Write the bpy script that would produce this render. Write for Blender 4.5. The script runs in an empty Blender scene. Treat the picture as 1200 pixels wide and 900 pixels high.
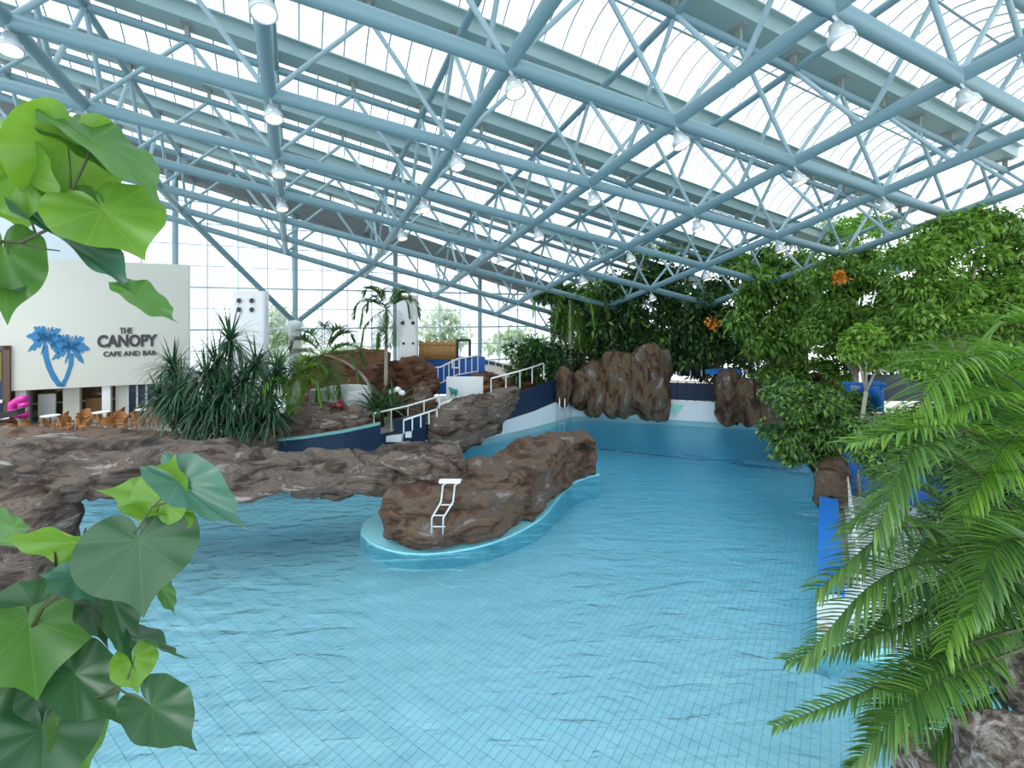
import bpy, math, random
import numpy as np
from mathutils import Vector, Matrix, noise, geometry
sc = bpy.context.scene
COL = sc.collection
PI = math.pi
random.seed(7)

# ------------------------------------------------------------------ camera, sky, exposure
F_PX, CX, CY, CAM_H = 539.0, 600.0, 370.0, 6.0
cd = bpy.data.cameras.new('camera'); cam = bpy.data.objects.new('camera', cd); COL.objects.link(cam)
cd.sensor_width = 36.0; cd.lens = F_PX / 1200 * 36
cd.shift_y = -(450 - CY) / 1200
cd.clip_start = 0.05; cd.clip_end = 400
cam.location = (0, 0, CAM_H); cam.rotation_euler = (PI / 2, 0, 0)
sc.camera = cam
w = bpy.data.worlds.new('sky'); sc.world = w; w.use_nodes = True
bg = w.node_tree.nodes['Background']
bg.inputs[0].default_value = (0.84, 0.93, 1.0, 1); bg.inputs[1].default_value = 3.0
sc.view_settings.view_transform = 'Standard'; sc.view_settings.look = 'None'
sc.view_settings.gamma = 1.0; sc.view_settings.use_curve_mapping = False
sc.view_settings.exposure = -0.16
sun_d = bpy.data.lights.new('sun', 'SUN'); sun_d.energy = 2.6; sun_d.angle = math.radians(25); sun_d.color = (1, .97, .92)
sun = bpy.data.objects.new('sun', sun_d); COL.objects.link(sun)
sun.rotation_euler = (math.radians(32), math.radians(-18), 0)

# ------------------------------------------------------------------ helpers
def P(x, y, Y):
    return Vector(((x - CX) / F_PX * Y, Y, CAM_H - (y - CY) / F_PX * Y))
def G(x, y, z=0.0):
    Y = F_PX * (CAM_H - z) / (y - CY)
    return Vector(((x - CX) / F_PX * Y, Y, z))

class MB:
    def __init__(s): s.v = []; s.f = []
    def add(s, vs, fs):
        o = len(s.v); s.v += [tuple(p) for p in vs]; s.f += [tuple(i + o for i in f) for f in fs]; return s
    def box(s, c, d, ax=None):
        c = Vector(c); X, Y, Z = ax or (Vector((1, 0, 0)), Vector((0, 1, 0)), Vector((0, 0, 1)))
        vs = [c + X * (d[0] / 2 * a) + Y * (d[1] / 2 * b) + Z * (d[2] / 2 * e) for a in (-1, 1) for b in (-1, 1) for e in (-1, 1)]
        return s.add(vs, [(0, 1, 3, 2), (4, 6, 7, 5), (0, 4, 5, 1), (2, 3, 7, 6), (0, 2, 6, 4), (1, 5, 7, 3)])
    def tube(s, pts, r, n=8, caps=True):
        pts = [Vector(p) for p in pts]; m = len(pts)
        rr = r if isinstance(r, (list, tuple)) else [r] * m
        vs = []; last = None
        for k, p in enumerate(pts):
            t = (pts[min(k + 1, m - 1)] - pts[max(k - 1, 0)]).normalized()
            if last is None:
                a = t.cross(Vector((0, 0, 1)))
                if a.length < .05: a = t.cross(Vector((1, 0, 0)))
            else: a = last - t * last.dot(t)
            a.normalize(); last = a; b = t.cross(a)
            for q in range(n):
                th = 2 * PI * q / n
                vs.append(p + (a * math.cos(th) + b * math.sin(th)) * rr[k])
        fs = [(k * n + q, k * n + (q + 1) % n, (k + 1) * n + (q + 1) % n, (k + 1) * n + q) for k in range(m - 1) for q in range(n)]
        if caps: fs += [tuple(range(n))[::-1], tuple(range((m - 1) * n, m * n))]
        return s.add(vs, fs)
    def lathe(s, prof, c=(0, 0, 0), n=20):
        c = Vector(c); m = len(prof)
        vs = [c + Vector((r * math.cos(2 * PI * q / n), r * math.sin(2 * PI * q / n), z)) for r, z in prof for q in range(n)]
        fs = [(k * n + q, k * n + (q + 1) % n, (k + 1) * n + (q + 1) % n, (k + 1) * n + q) for k in range(m - 1) for q in range(n)]
        return s.add(vs, fs)
    def prism(s, poly, z0, z1):
        n = len(poly)
        if sum(poly[k][0] * poly[(k + 1) % n][1] - poly[(k + 1) % n][0] * poly[k][1] for k in range(n)) < 0: poly = list(poly)[::-1]
        vs = [(p[0], p[1], z0) for p in poly] + [(p[0], p[1], z1) for p in poly]
        fs = [tuple(range(n))[::-1], tuple(range(n, 2 * n))] + [(k, (k + 1) % n, n + (k + 1) % n, n + k) for k in range(n)]
        return s.add(vs, fs)
    def build(s, name, mat, parent=None, smooth=False):
        return mk(name, s.v, s.f, mat, parent, smooth)
def mesh_data(name, v, f, mat, smooth=False):
    me = bpy.data.meshes.new(name); me.from_pydata([tuple(p) for p in v], [], f)
    if mat: me.materials.append(mat)
    if smooth: me.polygons.foreach_set('use_smooth', [True] * len(me.polygons))
    me.update(); return me
def link(name, data, parent=None):
    o = bpy.data.objects.new(name, data); COL.objects.link(o)
    if parent: o.parent = parent; o.matrix_parent_inverse = parent_inv(parent)
    return o
def parent_inv(p):
    m = p.matrix_basis.copy(); q = p
    while q.parent:
        m = q.parent.matrix_basis @ q.matrix_parent_inverse @ m if False else (q.matrix_parent_inverse @ m)
        q = q.parent; m = q.matrix_basis @ m
    return m.inverted()
def mk(name, v, f, mat, parent=None, smooth=False):
    return link(name, mesh_data(name, v, f, mat, smooth), parent)
def np_mesh(name, V, Fq, mat, parent=None, smooth=False):
    """fast mesh from numpy arrays; Fq (n,k) faces"""
    me = bpy.data.meshes.new(name); n, k = Fq.shape
    me.vertices.add(len(V)); me.vertices.foreach_set('co', np.ascontiguousarray(V, dtype=np.float32).ravel())
    me.loops.add(n * k); me.loops.foreach_set('vertex_index', np.ascontiguousarray(Fq, dtype=np.int32).ravel())
    me.polygons.add(n); me.polygons.foreach_set('loop_start', np.arange(0, n * k, k, dtype=np.int32))
    me.update(calc_edges=True); me.materials.append(mat)
    if smooth: me.polygons.foreach_set('use_smooth', [True] * n)
    return link(name, me, parent)
def thing(name, label, cat, loc=(0, 0, 0), group=None):
    o = bpy.data.objects.new(name, None); COL.objects.link(o); o.location = loc; o.empty_display_size = .2
    return tag(o, label, cat, group)
def tag(o, label, cat, group=None):
    o['label'] = label; o['category'] = cat
    if group: o['group'] = group
    return o
def struct(o, label=None):
    o['kind'] = 'structure'
    if label: o['label'] = label
    return o
def stuff(o): o['kind'] = 'stuff'; return o

# ------------------------------------------------------------------ materials
def M(name, col, rough=.5, metal=0.0, spec=.5, noise_amt=0.0, nscale=4.0, bump=0.0, bscale=20.0, emit=0.0, transl=0.0, island=0.0, col2=None):
    m = bpy.data.materials.new(name); m.use_nodes = True; nt = m.node_tree; b = nt.nodes['Principled BSDF']
    b.inputs['Base Color'].default_value = (*col, 1); b.inputs['Roughness'].default_value = rough; b.inputs['Metallic'].default_value = metal
    b.inputs['Specular IOR Level'].default_value = spec
    src = None
    if noise_amt or island or col2:
        mix = nt.nodes.new('ShaderNodeMix'); mix.data_type = 'RGBA'
        c2 = col2 or tuple(c * (1 - noise_amt) for c in col)
        mix.inputs[6].default_value = (*col, 1); mix.inputs[7].default_value = (*c2, 1)
        if island:
            g = nt.nodes.new('ShaderNodeNewGeometry'); nt.links.new(g.outputs['Random Per Island'], mix.inputs[0])
        else:
            tc = nt.nodes.new('ShaderNodeTexCoord'); nz = nt.nodes.new('ShaderNodeTexNoise'); nz.inputs['Scale'].default_value = nscale; nz.inputs['Detail'].default_value = 5
            nt.links.new(tc.outputs['Object'], nz.inputs['Vector']); nt.links.new(nz.outputs['Fac'], mix.inputs[0])
        nt.links.new(mix.outputs[2], b.inputs['Base Color']); src = mix.outputs[2]
    if bump:
        tc = nt.nodes.new('ShaderNodeTexCoord'); nz = nt.nodes.new('ShaderNodeTexNoise'); nz.inputs['Scale'].default_value = bscale; nz.inputs['Detail'].default_value = 4
        bp = nt.nodes.new('ShaderNodeBump'); bp.inputs['Strength'].default_value = bump; bp.inputs['Distance'].default_value = .02
        nt.links.new(tc.outputs['Object'], nz.inputs['Vector']); nt.links.new(nz.outputs['Fac'], bp.inputs['Height']); nt.links.new(bp.outputs[0], b.inputs['Normal'])
    if emit:
        b.inputs['Emission Color'].default_value = (*col, 1); b.inputs['Emission Strength'].default_value = emit
    if transl:
        tr = nt.nodes.new('ShaderNodeBsdfTranslucent'); ms = nt.nodes.new('ShaderNodeMixShader'); ms.inputs[0].default_value = transl
        tr.inputs['Color'].default_value = (min(1, col[0] * 1.6), min(1, col[1] * 1.5), col[2] * .8, 1)
        nt.links.new(b.outputs[0], ms.inputs[1]); nt.links.new(tr.outputs[0], ms.inputs[2])
        nt.links.new(ms.outputs[0], nt.nodes['Material Output'].inputs['Surface'])
    return m
def rock_mat(name, cols, scale=1.2, strata=3.0, bump=.5):
    m = bpy.data.materials.new(name); m.use_nodes = True; nt = m.node_tree; b = nt.nodes['Principled BSDF']
    tc = nt.nodes.new('ShaderNodeTexCoord'); mp = nt.nodes.new('ShaderNodeMapping'); mp.inputs['Scale'].default_value = (1, 1, strata)
    nt.links.new(tc.outputs['Object'], mp.inputs['Vector'])
    nz = nt.nodes.new('ShaderNodeTexNoise'); nz.inputs['Scale'].default_value = scale; nz.inputs['Detail'].default_value = 9; nz.inputs['Roughness'].default_value = .68; nz.inputs['Distortion'].default_value = .6
    nt.links.new(mp.outputs[0], nz.inputs['Vector'])
    cr = nt.nodes.new('ShaderNodeValToRGB'); el = cr.color_ramp.elements
    pos = [.34, .44, .51, .57, .65][:len(cols)]
    while len(el) < len(cols): el.new(.5)
    for e, p, c in zip(el, pos, cols): e.position = p; e.color = (*c, 1)
    nt.links.new(nz.outputs['Fac'], cr.inputs[0]); nt.links.new(cr.outputs[0], b.inputs['Base Color'])
    b.inputs['Roughness'].default_value = .75; b.inputs['Specular IOR Level'].default_value = .35
    n2 = nt.nodes.new('ShaderNodeTexNoise'); n2.inputs['Scale'].default_value = scale * 4; n2.inputs['Detail'].default_value = 8; n2.inputs['Roughness'].default_value = .7
    nt.links.new(mp.outputs[0], n2.inputs['Vector'])
    bp = nt.nodes.new('ShaderNodeBump'); bp.inputs['Strength'].default_value = bump; bp.inputs['Distance'].default_value = .12
    nt.links.new(n2.outputs['Fac'], bp.inputs['Height']); nt.links.new(bp.outputs[0], b.inputs['Normal'])
    return m
def glass_mat(name, tint, gloss=.08, diff=0.0):
    m = bpy.data.materials.new(name); m.use_nodes = True; nt = m.node_tree; out = nt.nodes['Material Output']
    nt.nodes.remove(nt.nodes['Principled BSDF'])
    t = nt.nodes.new('ShaderNodeBsdfTransparent'); t.inputs[0].default_value = (*tint, 1)
    g = nt.nodes.new('ShaderNodeBsdfGlossy'); g.inputs['Roughness'].default_value = .05; g.inputs[0].default_value = (1, 1, 1, 1)
    ms = nt.nodes.new('ShaderNodeMixShader'); ms.inputs[0].default_value = gloss
    nt.links.new(t.outputs[0], ms.inputs[1]); nt.links.new(g.outputs[0], ms.inputs[2]); last = ms
    if diff:
        d = nt.nodes.new('ShaderNodeBsdfTranslucent'); d.inputs[0].default_value = (.9, .95, 1, 1)
        m2 = nt.nodes.new('ShaderNodeMixShader'); m2.inputs[0].default_value = diff
        nt.links.new(ms.outputs[0], m2.inputs[1]); nt.links.new(d.outputs[0], m2.inputs[2]); last = m2
    nt.links.new(last.outputs[0], out.inputs['Surface']); return m
MT = {}
MT['steel'] = M('painted_steel', (.17, .29, .335), .38, noise_amt=.12, nscale=1.5)
MT['steel_pale'] = M('pale_painted_steel', (.29, .42, .47), .4, noise_amt=.1, nscale=2)
MT['gutter'] = M('gutter_metal', (.31, .44, .44), .5, noise_amt=.15, nscale=1.2)
MT['bracket'] = M('bracket_metal', (.30, .33, .31), .6)
MT['bar'] = M('glazing_bar', (.30, .40, .44), .45)
MT['pane'] = glass_mat('roof_glazing', (.60, .625, .64), .03, .10)
MT['wpane'] = glass_mat('wall_glazing', (.86, .88, .89), .05)
MT['fascia'] = M('dark_fascia', (.10, .12, .12), .7, noise_amt=.3)
MT['mullion'] = M('mullion', (.50, .60, .64), .5)
MT['white'] = M('white_paint', (.80, .83, .84), .4, noise_amt=.06, nscale=2)
MT['white_tile'] = M('white_tile', (.74, .82, .86), .25, noise_amt=.08, nscale=3)
MT['cream'] = M('cream_render', (.56, .57, .51), .7, noise_amt=.05, nscale=1)
MT['greyblue'] = M('grey_blue_panel', (.52, .58, .62), .6)
MT['logo_blue'] = M('logo_blue', (.008, .16, .36), .5)
MT['letter'] = M('letter_dark', (.03, .03, .035), .5)
MT['wood'] = M('warm_wood', (.36, .19, .07), .55, noise_amt=.4, nscale=6)
MT['darkwood'] = M('dark_wood', (.12, .06, .035), .5, noise_amt=.3, nscale=6)
MT['wicker'] = M('wicker', (.42, .19, .06), .6, noise_amt=.45, nscale=30, bump=.6, bscale=60)
MT['bamboo'] = M('bamboo_screen', (.48, .27, .09), .6, noise_amt=.35, nscale=14)
MT['deck'] = M('deck_stone', (.42, .38, .33), .6, noise_amt=.3, nscale=2)
MT['pale_deck'] = M('pale_deck', (.55, .60, .62), .45, noise_amt=.15, nscale=3)
MT['navy'] = M('navy_tile', (.015, .035, .085), .3, noise_amt=.5, nscale=5)
MT['blue'] = M('blue_paint', (.015, .13, .50), .35, noise_amt=.1)
MT['bluepad'] = M('blue_pad', (.01, .17, .60), .4)
MT['bluecloth'] = M('blue_fabric', (.02, .20, .55), .6)
MT['greenglass'] = M('green_glass_edge', (.18, .42, .40), .15)
MT['pink'] = M('pink_plastic', (.62, .03, .33), .4)
MT['red'] = M('red_plastic', (.16, .012, .015), .4)
MT['chrome'] = M('steel_rail', (.72, .74, .76), .2, metal=.9)
MT['railwhite'] = M('rail_white', (.86, .87, .86), .35)
MT['black'] = M('black_metal', (.02, .022, .025), .5)
MT['turq'] = M('turquoise_tile', (.30, .76, .88), .25, noise_amt=.1, nscale=6)
MT['tile'] = M('pool_tile', (.56, .88, .97), .3, island=1, col2=(.50, .84, .95))
MT['grout'] = M('tile_grout', (.25, .55, .68), .8)
MT['basin'] = M('basin_tile', (.40, .88, .98), .3, noise_amt=.06, nscale=5)
MT['lane'] = M('lane_tile', (.02, .12, .36), .3)
MT['lampbody'] = M('lamp_housing', (.55, .60, .62), .35, metal=.3)
MT['lamp'] = M('lamp_lens', (1.0, .80, .50), .3, emit=2.2)
MT['soil'] = M('soil', (.06, .045, .03), .9, noise_amt=.4)
MT['grass'] = M('overexposed_lawn', (.72, .74, .72), .9, noise_amt=.1, nscale=.5)  # lawn, not paving: outdoor overexposure is put into this near-white colour
MT['bark'] = M('bark', (.17, .12, .08), .8, noise_amt=.5, nscale=9, bump=.5)
MT['palebark'] = M('pale_bark', (.48, .44, .36), .7, noise_amt=.3, nscale=9)
MT['stem'] = M('green_stem', (.045, .055, .018), .6, noise_amt=.3, nscale=20)
MT['rock_grey'] = rock_mat('rock_grey', [(0.018, 0.013, 0.011), (0.085, 0.058, 0.044), (0.2, 0.155, 0.125), (0.115, 0.085, 0.066), (0.44, 0.39, 0.36)], 1.0, 3.0, .9)
MT['rock_brown'] = rock_mat('rock_brown', [(0.016, 0.01, 0.008), (0.085, 0.042, 0.024), (0.16, 0.105, 0.068), (0.1, 0.076, 0.066), (0.3, 0.25, 0.215)], .9, 2.6, .9)
MT['rock_tall'] = rock_mat('rock_tall', [(0.01, 0.007, 0.007), (0.075, 0.03, 0.02), (0.15, 0.105, 0.05), (0.085, 0.068, 0.062), (0.3, 0.26, 0.22)], 1.5, .5, 1.0)
MT['rock_mound'] = rock_mat('rock_mound', [(0.02, 0.009, 0.006), (0.09, 0.036, 0.017), (0.16, 0.072, 0.03), (0.11, 0.054, 0.026), (0.3, 0.2, 0.115)], .9, 3.5, .9)
MT['rock_block'] = rock_mat('rock_block', [(0.038, 0.033, 0.030), (0.105, 0.083, 0.063), (0.225, 0.195, 0.165), (0.330, 0.300, 0.277), (0.600, 0.585, 0.570)], 7.0, 1.3, .6)
def leafm(name, c, c2, tr=.25, rough=.45): return M(name, c, rough, island=1, col2=c2, transl=tr)
MT['lf_dark'] = leafm('leaf_dark', (0.022, 0.075, 0.026), (0.07, 0.17, 0.05))
MT['lf_mid'] = leafm('leaf_mid', (0.06, 0.17, 0.025), (0.19, 0.34, 0.06))
MT['lf_light'] = leafm('leaf_light', (0.13, 0.29, 0.03), (0.3, 0.48, 0.08), .35)
MT['lf_bush'] = leafm('leaf_bush', (0.025, 0.1, 0.028), (0.16, 0.29, 0.07), .2)
MT['lf_pand'] = leafm('leaf_pandanus', (0.014, 0.055, 0.03), (0.07, 0.16, 0.075), .12, .35)
MT['lf_palm'] = leafm('leaf_palm', (0.07, 0.2, 0.02), (0.22, 0.4, 0.05), .35)
MT['lf_palm_dark'] = leafm('leaf_palm_dark', (0.03, 0.1, 0.02), (0.12, 0.25, 0.04), .2)
MT['lf_yellow'] = leafm('leaf_yellow', (.22, .24, .02), (.36, .26, .03), .35)
MT['lf_out'] = leafm('leaf_overexposed', (.40, .50, .38), (.52, .60, .48), .3)  # pale green stands in for overexposure and glare through the glass
MT['orange'] = M('orange_flower', (.70, .22, .02), .5, island=1, col2=(.8, .35, .03))
def vein_leaf(name, c, cv, tr):
    m = bpy.data.materials.new(name); m.use_nodes = True; nt = m.node_tree; b = nt.nodes['Principled BSDF']; b.inputs['Roughness'].default_value = .38
    uv = nt.nodes.new('ShaderNodeUVMap'); uv.uv_map = 'leaf'
    # palmate veins: angle around the petiole end in the leaf's own plane
    sp = nt.nodes.new('ShaderNodeSeparateXYZ'); nt.links.new(uv.outputs[0], sp.inputs[0])
    def mth(op, a, bb=None):
        n = nt.nodes.new('ShaderNodeMath'); n.operation = op
        for k, q in enumerate((a, bb)):
            if q is None: continue
            if isinstance(q, (int, float)): n.inputs[k].default_value = q
            else: nt.links.new(q, n.inputs[k])
        return n.outputs[0]
    ang = mth('ARCTAN2', sp.outputs[0], mth('ADD', sp.outputs[1], .02))
    rad = mth('SQRT', mth('ADD', mth('POWER', sp.outputs[0], 2), mth('POWER', sp.outputs[1], 2)))
    fr = mth('ABSOLUTE', mth('SUBTRACT', mth('FRACT', mth('ADD', mth('DIVIDE', ang, .62), .5)), .5))
    d = mth('MULTIPLY', mth('MULTIPLY', fr, .62), rad)
    ln = mth('LESS_THAN', d, .007)
    nz = nt.nodes.new('ShaderNodeTexNoise'); nz.inputs['Scale'].default_value = 3; nt.links.new(uv.outputs[0], nz.inputs['Vector'])
    mx0 = nt.nodes.new('ShaderNodeMix'); mx0.data_type = 'RGBA'; mx0.inputs[6].default_value = (*c, 1); mx0.inputs[7].default_value = (c[0] * .6, c[1] * .68, c[2] * .8, 1); nt.links.new(nz.outputs['Fac'], mx0.inputs[0])
    mx = nt.nodes.new('ShaderNodeMix'); mx.data_type = 'RGBA'; mx.inputs[7].default_value = (*cv, 1); nt.links.new(mx0.outputs[2], mx.inputs[6])
    nt.links.new(mth('MULTIPLY', ln, .30), mx.inputs[0]); nt.links.new(mx.outputs[2], b.inputs['Base Color'])
    wv = nt.nodes.new('ShaderNodeBump'); wv.inputs['Strength'].default_value = .25; wv.inputs['Distance'].default_value = .004; nt.links.new(mth('MINIMUM', d, .05), wv.inputs['Height']); nt.links.new(wv.outputs[0], b.inputs['Normal'])
    t = nt.nodes.new('ShaderNodeBsdfTranslucent'); ms = nt.nodes.new('ShaderNodeMixShader'); ms.inputs[0].default_value = tr
    t.inputs[0].default_value = (min(1, c[0] * 2.2), min(1, c[1] * 1.9), c[2] * .7, 1)
    nt.links.new(b.outputs[0], ms.inputs[1]); nt.links.new(t.outputs[0], ms.inputs[2]); nt.links.new(ms.outputs[0], nt.nodes['Material Output'].inputs['Surface'])
    return m
MT['hl_dark'] = vein_leaf('heart_leaf_dark', (.026, .085, .030), (.07, .16, .05), .12)
MT['hl_mid'] = vein_leaf('heart_leaf_mid', (.06, .165, .032), (.14, .28, .07), .3)
MT['hl_bright'] = vein_leaf('heart_leaf_bright', (.12, .26, .03), (.22, .38, .07), .34)
MT['hl_blue'] = vein_leaf('heart_leaf_bluish', (.042, .135, .085), (.11, .22, .15), .1)

# ------------------------------------------------------------------ roof frame: bilinear sheet of nodes
U = 3.6
TOPD = .72
def N(i, j, up=0.0, dz=0.0):
    return Vector((U * (-2.9442 + 1.1164 * i - .4243 * j), U * (.0992 + .5231 * i + .9055 * j),
                   CAM_H + U * (1.7044 - .0592 * i - .0007 * j - .0393 * i * j + TOPD * up) + dz))
DA = Vector((.9055, .4243, 0)); DB = Vector((-.4243, .9055, 0)); ZZ = Vector((0, 0, 1))
I0, I1, J0, J1 = -1, 8, -2, 7
UNIT = MB().tube([(0, 0, 0), (0, 0, 1)], 1, 10)
unit_me = {}
def strut(name, a, b, r, mat, parent):
    if mat.name not in unit_me: unit_me[mat.name] = mesh_data('strut', UNIT.v, UNIT.f, mat, False); unit_me[mat.name].polygons.foreach_set('use_smooth', [len(p.vertices) == 4 for p in unit_me[mat.name].polygons])
    o = bpy.data.objects.new(name, unit_me[mat.name]); COL.objects.link(o)
    d = b - a
    o.matrix_world = Matrix.Translation(a) @ d.to_track_quat('Z', 'Y').to_matrix().to_4x4() @ Matrix.Diagonal((r, r, d.length, 1))
    if parent: o.parent = parent
    return o
for j in range(J0, J1 + 1):
    t = thing('roof_truss', 'pale blue tubular steel roof truss sloping down parallel to the glass wall', 'truss', (0, 0, 0), 'roof trusses parallel to the glass wall')
    strut('bottom_chord', N(I0, j), N(I1, j), .165, MT['steel'], t)
    strut('top_chord', N(I0, j, 1), N(I1, j, 1), .12, MT['steel'], t)
    for i in range(I0, I1):
        strut('web', N(i, j), N(i + .5, j, 1), .062, MT['steel_pale'], t)
        strut('web', N(i + 1, j), N(i + .5, j, 1), .062, MT['steel_pale'], t)
for i in range(I0, I1 + 1):
    t = thing('cross_truss', 'pale blue tubular steel cross truss running towards the glass wall', 'truss', (0, 0, 0), 'cross trusses running towards the glass wall')
    strut('bottom_chord', N(i, J0), N(i, J1), .15, MT['steel'], t)
    strut('top_chord', N(i, J0, 1), N(i, J1, 1), .10, MT['steel'], t)
    for j in range(J0, J1):
        strut('web', N(i, j, 1), N(i, j + .5), .062, MT['steel_pale'], t)
        strut('web', N(i, j + 1, 1), N(i, j + .5), .062, MT['steel_pale'], t)
# barrel vaults, gutters, panes and bars: one ceiling strip per bay
NB = 7
stub = MB().box((0, 0, .17), (.10, .16, .36)).box((0, 0, .34), (.28, .5, .05))
stub_me = mesh_data('bracket', stub.v, stub.f, MT['bracket'])
def sweepA(j, prof, i0, i1):
    """prof: list of (offset along B, dz) swept along A on the top chord line j"""
    vs = []; n = len(prof)
    for i in (i0, i1):
        for b, dz in prof: vs.append(N(i, j, 1, dz) + DB * b)
    return vs, [(k, k + 1, n + k + 1, n + k) for k in range(n - 1)]
for j in range(J0, J1):
    c = bpy.data.objects.new('ceiling', None); COL.objects.link(c); struct(c, 'barrel-vaulted clear glazing strip of the sloping roof'); c['group'] = 'barrel-vaulted roof strips'
    th = .035
    pr = [(-.56, .80), (-.40, .80), (-.38, .42), (.38, .42), (.40, .80), (.56, .80), (.56, .80 + th), (.37, .80 + th), (.35, .42 + th), (-.35, .42 + th), (-.37, .80 + th), (-.56, .80 + th), (-.56, .80)]
    v, f = sweepA(j, pr, I0, I1); mk('gutter', v, f, MT['gutter'], c)
    for k in range((I1 - I0) * 2 + 1):
        p = N(I0 + k * .5, j, 1)
        o = link('bracket', stub_me); o.matrix_world = Matrix.Translation(p + Vector((0, 0, .08))) @ Matrix.Rotation(math.atan2(DA.y, DA.x), 4, 'Z'); o.parent = c
    def arc(i, t, r=0.0):
        b0, b1 = .46 / U, 1 - .46 / U
        return N(i, j + b0 + (b1 - b0) * t, 1, .83 + math.sin(PI * t) ** .8 * (.62 + r))
    na = 8
    nb = (I1 - I0) * NB
    for k in range(nb + 1):
        i = I0 + k / NB
        mb = MB().tube([arc(i, q / na) for q in range(na + 1)], .028, 4, False)
        mb.build('glazing_bar', MT['bar'], c)
    for k in range(nb):
        i = I0 + k / NB; vs = []
        for q in range(na + 1): vs += [arc(i + .012, q / na, .01), arc(i + 1 / NB - .012, q / na, .01)]
        mk('pane', vs, [(2 * q, 2 * q + 1, 2 * q + 3, 2 * q + 2) for q in range(na)], MT['pane'], c, True)
    strut('purlin', arc(I0, .42, -.06), arc(I1, .42, -.06), .035, MT['bar'], c)
# closing gutter and dark fascia over the glass wall
o = struct(mk('trim_1', *sweepA(J1, [(-.5, -.25), (.9, -.25), (.9, .9), (-.5, .9), (-.5, -.25)], I0, I1), MT['fascia']), 'dark solid roof edge above the glass wall')
# struts from tree column are added with the wall
def lamp(i, j):
    n = N(i, j); c = n + Vector((.12, -.05, -.52))
    t = thing('spotlight', 'round grey roof spotlight with a warm lit lens under a truss node', 'spotlight', c, 'roof spotlights')
    ax = Vector((.25, -.25, -1)).normalized(); R = ax.to_track_quat('-Z', 'Y').to_matrix().to_4x4()
    b = MB().lathe([(.0, .26), (.10, .25), (.13, .12), (.20, .02), (.21, -.12), (.185, -.12), (.17, .0)], n=18).build('housing', MT['lampbody'], None, True)
    b.matrix_world = Matrix.Translation(c) @ R; l = MB().lathe([(0, -.10), (.18, -.10)], n=18).build('lens', MT['lamp'])
    l.matrix_world = Matrix.Translation(c) @ R
    s = MB().tube([n - c + Vector((0, 0, -.1)), Vector((0, 0, .2))], .03, 6).build('hanger', MT['lampbody'])
    s.matrix_world = Matrix.Translation(c)
    for q in (b, l, s): q.parent = t; q.matrix_parent_inverse = Matrix.Translation(c).inverted()
bpy.context.view_layer.update()
for i in range(0, 7):
    for j in range(-1, 5): lamp(i, j)

# ------------------------------------------------------------------ glass wall at the back
WJ = 7.25
W0 = N(0, WJ); W0.z = 0
def wp(s, z, off=0.0): return Vector((W0.x + DA.x * s, W0.y + DA.y * s, z)) - DB * off
S_COL = 2.6057 * U          # wall column seen above the white post
MOD = 1.5
wall = bpy.data.objects.new('wall_back', None); COL.objects.link(wall); struct(wall, 'tall clear glass wall with slim blue grey bars')
nm0, nm1 = -10, 18
def wtop(s): return N(s / (1.2329 * U), J1, 1).z + .2
ZR = [.3, 1.6, 2.8, 4.0, 5.2, 6.4, 7.6, 8.8, 10.0, 11.2, 12.4, 13.6]
for n in range(nm0, nm1 + 1):
    s = S_COL + n * MOD
    big = n % 4 == 0
    zt = wtop(s)
    if zt < 1.5: continue
    a = wp(s, .3); b = wp(s, zt)
    if big: strut('post', a, b, .16, MT['steel_pale'], wall)
    else: MB().box((a + b) / 2, (.055, .12, zt - .3), (DA, DB, ZZ)).build('mullion', MT['mullion'], wall)
    if n < nm1:
        zt2 = min(zt, wtop(s + MOD))
        for z0, z1 in zip(ZR[:-1], ZR[1:]):
            if z0 > zt2: break
            z1 = min(z1, zt2)
            v = [wp(s + .03, z0 + .02), wp(s + MOD - .03, z0 + .02), wp(s + MOD - .03, z1 - .02), wp(s + .03, z1 - .02)]
            mk('pane', v + [p + DB * .012 for p in v], [(0, 1, 2, 3), (7, 6, 5, 4)], MT['wpane'], wall)
for k, z in enumerate(ZR):
    sm = S_COL + nm1 * MOD
    s0 = S_COL + nm0 * MOD
    while wtop(sm) < z + .1 and sm > s0: sm -= .25
    if sm <= s0 + 1: continue
    hgt = .11 if k in (2, 4, 6) else .05
    MB().box((wp(s0, z) + wp(sm, z)) / 2, (sm - s0, .10, hgt), (DA, DB, ZZ)).build('transom', MT['mullion'], wall)
# white concrete post with capital and raking struts in front of the wall
cp = wp(S_COL, 0, .55)
t = thing('roof_column', 'thick white round column with two raking steel struts below the roof', 'column', (cp.x, cp.y, .3))
MB().lathe([(.0, 0), (.36, 0), (.36, 5.0), (.46, 5.05), (.46, 5.4), (.2, 5.45), (0, 5.45)], (cp.x, cp.y, .3), 20).build('shaft', MT['white'], t, True)
cap = Vector((cp.x, cp.y, 5.55))
for i, j in ((1, 6), (3, 6)): strut('raking_strut', cap, N(i, j), .15, MT['steel'], None).parent = t
strut('steel_post', cap, N(2.1, 7, 1), .15, MT['steel_pale'], None).parent = t
for ch in t.children:
    if ch.name.startswith(('raking', 'steel_post')): ch.matrix_parent_inverse = Matrix.Translation(t.location).inverted()

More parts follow.
